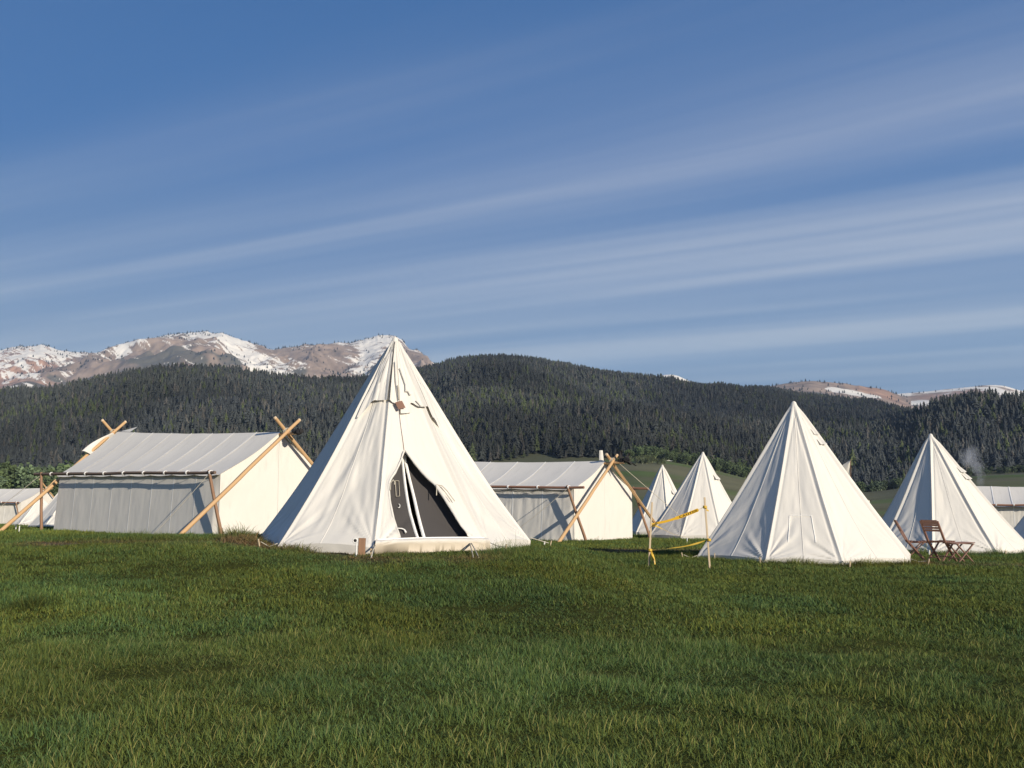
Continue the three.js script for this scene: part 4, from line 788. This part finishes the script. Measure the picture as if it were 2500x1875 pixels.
// ---------------------------------------------------------------- small things in the grass
{
  const g = P(882, 1350, 16.0); g.y = terrain(g.x, g.z); const t = thing('wooden_post', 'stumpy brown square wooden post in front of the open tent', 'post', g);
  const h = 0.31; part('post', bar(V(0, -0.12, 0), V(0.01, h, -0.01), 0.115, 0.08, V(0, 0, 1), V(0, 0, 0), 0.008), M.bark, t);
  const s = P(870, 1350, 15.9); s.y = terrain(s.x, s.z); const p = thing('pipe_stub', 'thin white pipe with a dark ring beside the stumpy wooden post', 'pipe', s);
  part('pipe', tube([V(0, -0.1, 0), V(0.0, 0.23, 0)], 0.012, 10), M.white, p);
  part('ring', new THREE.TorusGeometry(0.036, 0.012, 8, 18).translate(-0.025, 0.275, 0.0), M.white, p);
  part('ring_hub', new THREE.SphereGeometry(0.028, 12, 8).scale(1, 1, 0.6).translate(-0.025, 0.275, 0.0), M.black, p);
  const pegLabels = [[1328, 1329, 'white tent peg standing alone in the grass right of the open tent', 0.1], [1677, 1322, 'slim white tent peg in front of the tent behind the tape', 0.2], [2268, 1352, 'white tent peg between the two wooden chairs', 0.16], [46, 1296, 'white tent peg under the raking pole at the far left', 0.24], [38, 1290, 'paler tent peg left of its neighbour at the far left', 0.2]];
  for (const [px, py, label, hh] of pegLabels) { const q = groundAt(px, py + 4), e = thing('tent_peg', label, 'peg', q); part('peg', tube([V(0, -0.1, 0), V(0.012, hh, 0)], [0.02, 0.018], 8), M.white, e); }
  const lg = P(1632, 1124, 885); lg.y = terrain(lg.x, lg.z); const lt = thing('fallen_log', 'bleached fallen log lying at the foot of the forest', 'log', lg); part('log', tube([V(-6, 1.2, 0), V(0, 0.9, 0.2), V(6, 0.2, 0)], [0.5, 0.45, 0.35], 8), M.white, lt);
}
// ---------------------------------------------------------------- camp-stove smoke
{
  M.smoke = new THREE.MeshStandardMaterial({ color: new THREE.Color().setRGB(0.62, 0.66, 0.74), transparent: true, opacity: 0.035, roughness: 1, side: THREE.FrontSide, depthWrite: false });
  const R = rng(5), d = 60, path = [[2391, 1196, 9], [2390, 1180, 10], [2392, 1164, 11], [2390, 1150, 13], [2384, 1136, 14], [2378, 1124, 17], [2372, 1112, 20], [2358, 1108, 17], [2374, 1122, 14], [2350, 1122, 13], [2362, 1134, 14], [2376, 1108, 12]], gs = [];
  for (const [px, py, r] of path) for (let i = 0; i < 2; i++) {
    const c = P(px + (R() - 0.5) * r * 0.9, py + (R() - 0.5) * r * 0.9, d + (R() - 0.5) * 1.0), rr = r / FOCAL * d * (0.55 + 0.5 * R());
    const s = new THREE.IcosahedronGeometry(rr, 3), p = s.attributes.position; for (let k = 0; k < p.count; k++) { const m = 1 + 0.5 * (fbm(p.getX(k) * 3 / rr * 0.5 + i * 5, p.getY(k) * 3 / rr * 0.5 + p.getZ(k) * 2 / rr, 3) - 0.5); p.setXYZ(k, p.getX(k) * m, p.getY(k) * m * 1.15, p.getZ(k) * m); }
    s.computeVertexNormals(); s.translate(c.x, c.y, c.z); gs.push(s);
  }
  const m = part('smoke', mergeGeometries(gs), M.smoke, scene); m.castShadow = false; m.name = numbered('smoke'); m.userData = { kind: 'stuff', label: 'thin blue smoke curling up behind the rightmost tent' };
}
tallSpots = [
  [75, 1482, 26, 0.09, 1.1, 6, 0.45],
  [700, 1330, 26, 0.5, 0.9, 6], [745, 1334, 30, 0.5, 1.1, 6], [790, 1338, 30, 0.45, 1.2, 6], [830, 1342, 24, 0.3, 0.9, 6], [860, 1346, 10, 0.2, 0.8, 8], [800, 1340, 14, 0.5, 0.8, 8],
  [1200, 1362, 16, 0.35, 0.7, 8], [1240, 1356, 22, 0.35, 0.9, 8], [1275, 1350, 22, 0.3, 1.0, 8], [1260, 1354, 24, 0.4, 0.9, 6], [1140, 1366, 12, 0.3, 0.6, 8], [1180, 1366, 16, 0.3, 0.8, 6],
  [1860, 1366, 20, 0.12, 1.15, 6], [1960, 1370, 26, 0.5, 0.7, 6], [2060, 1372, 24, 0.6, 0.6, 6], [2160, 1372, 24, 0.5, 0.6, 6], [1900, 1368, 18, 0.3, 0.6, 8], [2000, 1370, 18, 0.4, 0.6, 8],
  [2420, 1352, 30, 0.6, 1.0, 6], [2480, 1348, 30, 0.5, 1.0, 6], [2370, 1354, 14, 0.4, 0.8, 6],
  [560, 1318, 16, 0.3, 0.9, 6], [420, 1318, 30, 0.7, 0.9, 6], [340, 1314, 30, 0.7, 0.9, 6], [240, 1312, 30, 0.8, 0.9, 6], [160, 1310, 24, 0.6, 0.9, 6], [80, 1308, 24, 0.7, 0.9, 6],
  [1180, 1318, 18, 0.6, 1.0, 8], [1280, 1322, 22, 0.6, 1.0, 8], [1330, 1322, 22, 0.5, 1.0, 6], [1460, 1330, 26, 0.4, 1.2, 6], [1440, 1328, 16, 0.4, 1.1, 6], [1550, 1326, 18, 0.5, 0.8, 6],
];
{ const m = [X(952, 19.3), -19.3]; ringSpots.push([m[0], m[1], 2.75, -95, -20, 260, 6, 1.5], [m[0], m[1], 2.75, -80, -15, 40, 8, 0.75], [m[0], m[1], 2.8, 40, 85, 70, 8, 0.6], [m[0], m[1], 2.8, 35, 80, 70, 6, 0.75]);
  const b = [X(1947, 22.3), -22.3]; ringSpots.push([b[0], b[1], 2.5, -85, -30, 110, 6, 0.85], [b[0], b[1], 2.5, -30, 70, 420, 6, 1.1], [b[0], b[1], 2.5, -20, 60, 90, 8, 0.75]);
  const c = [X(2308, 29.7), -29.7]; ringSpots.push([c[0], c[1], 2.35, -70, 60, 260, 6, 1.3]); }
growGrass();

renderer.render(scene, camera);
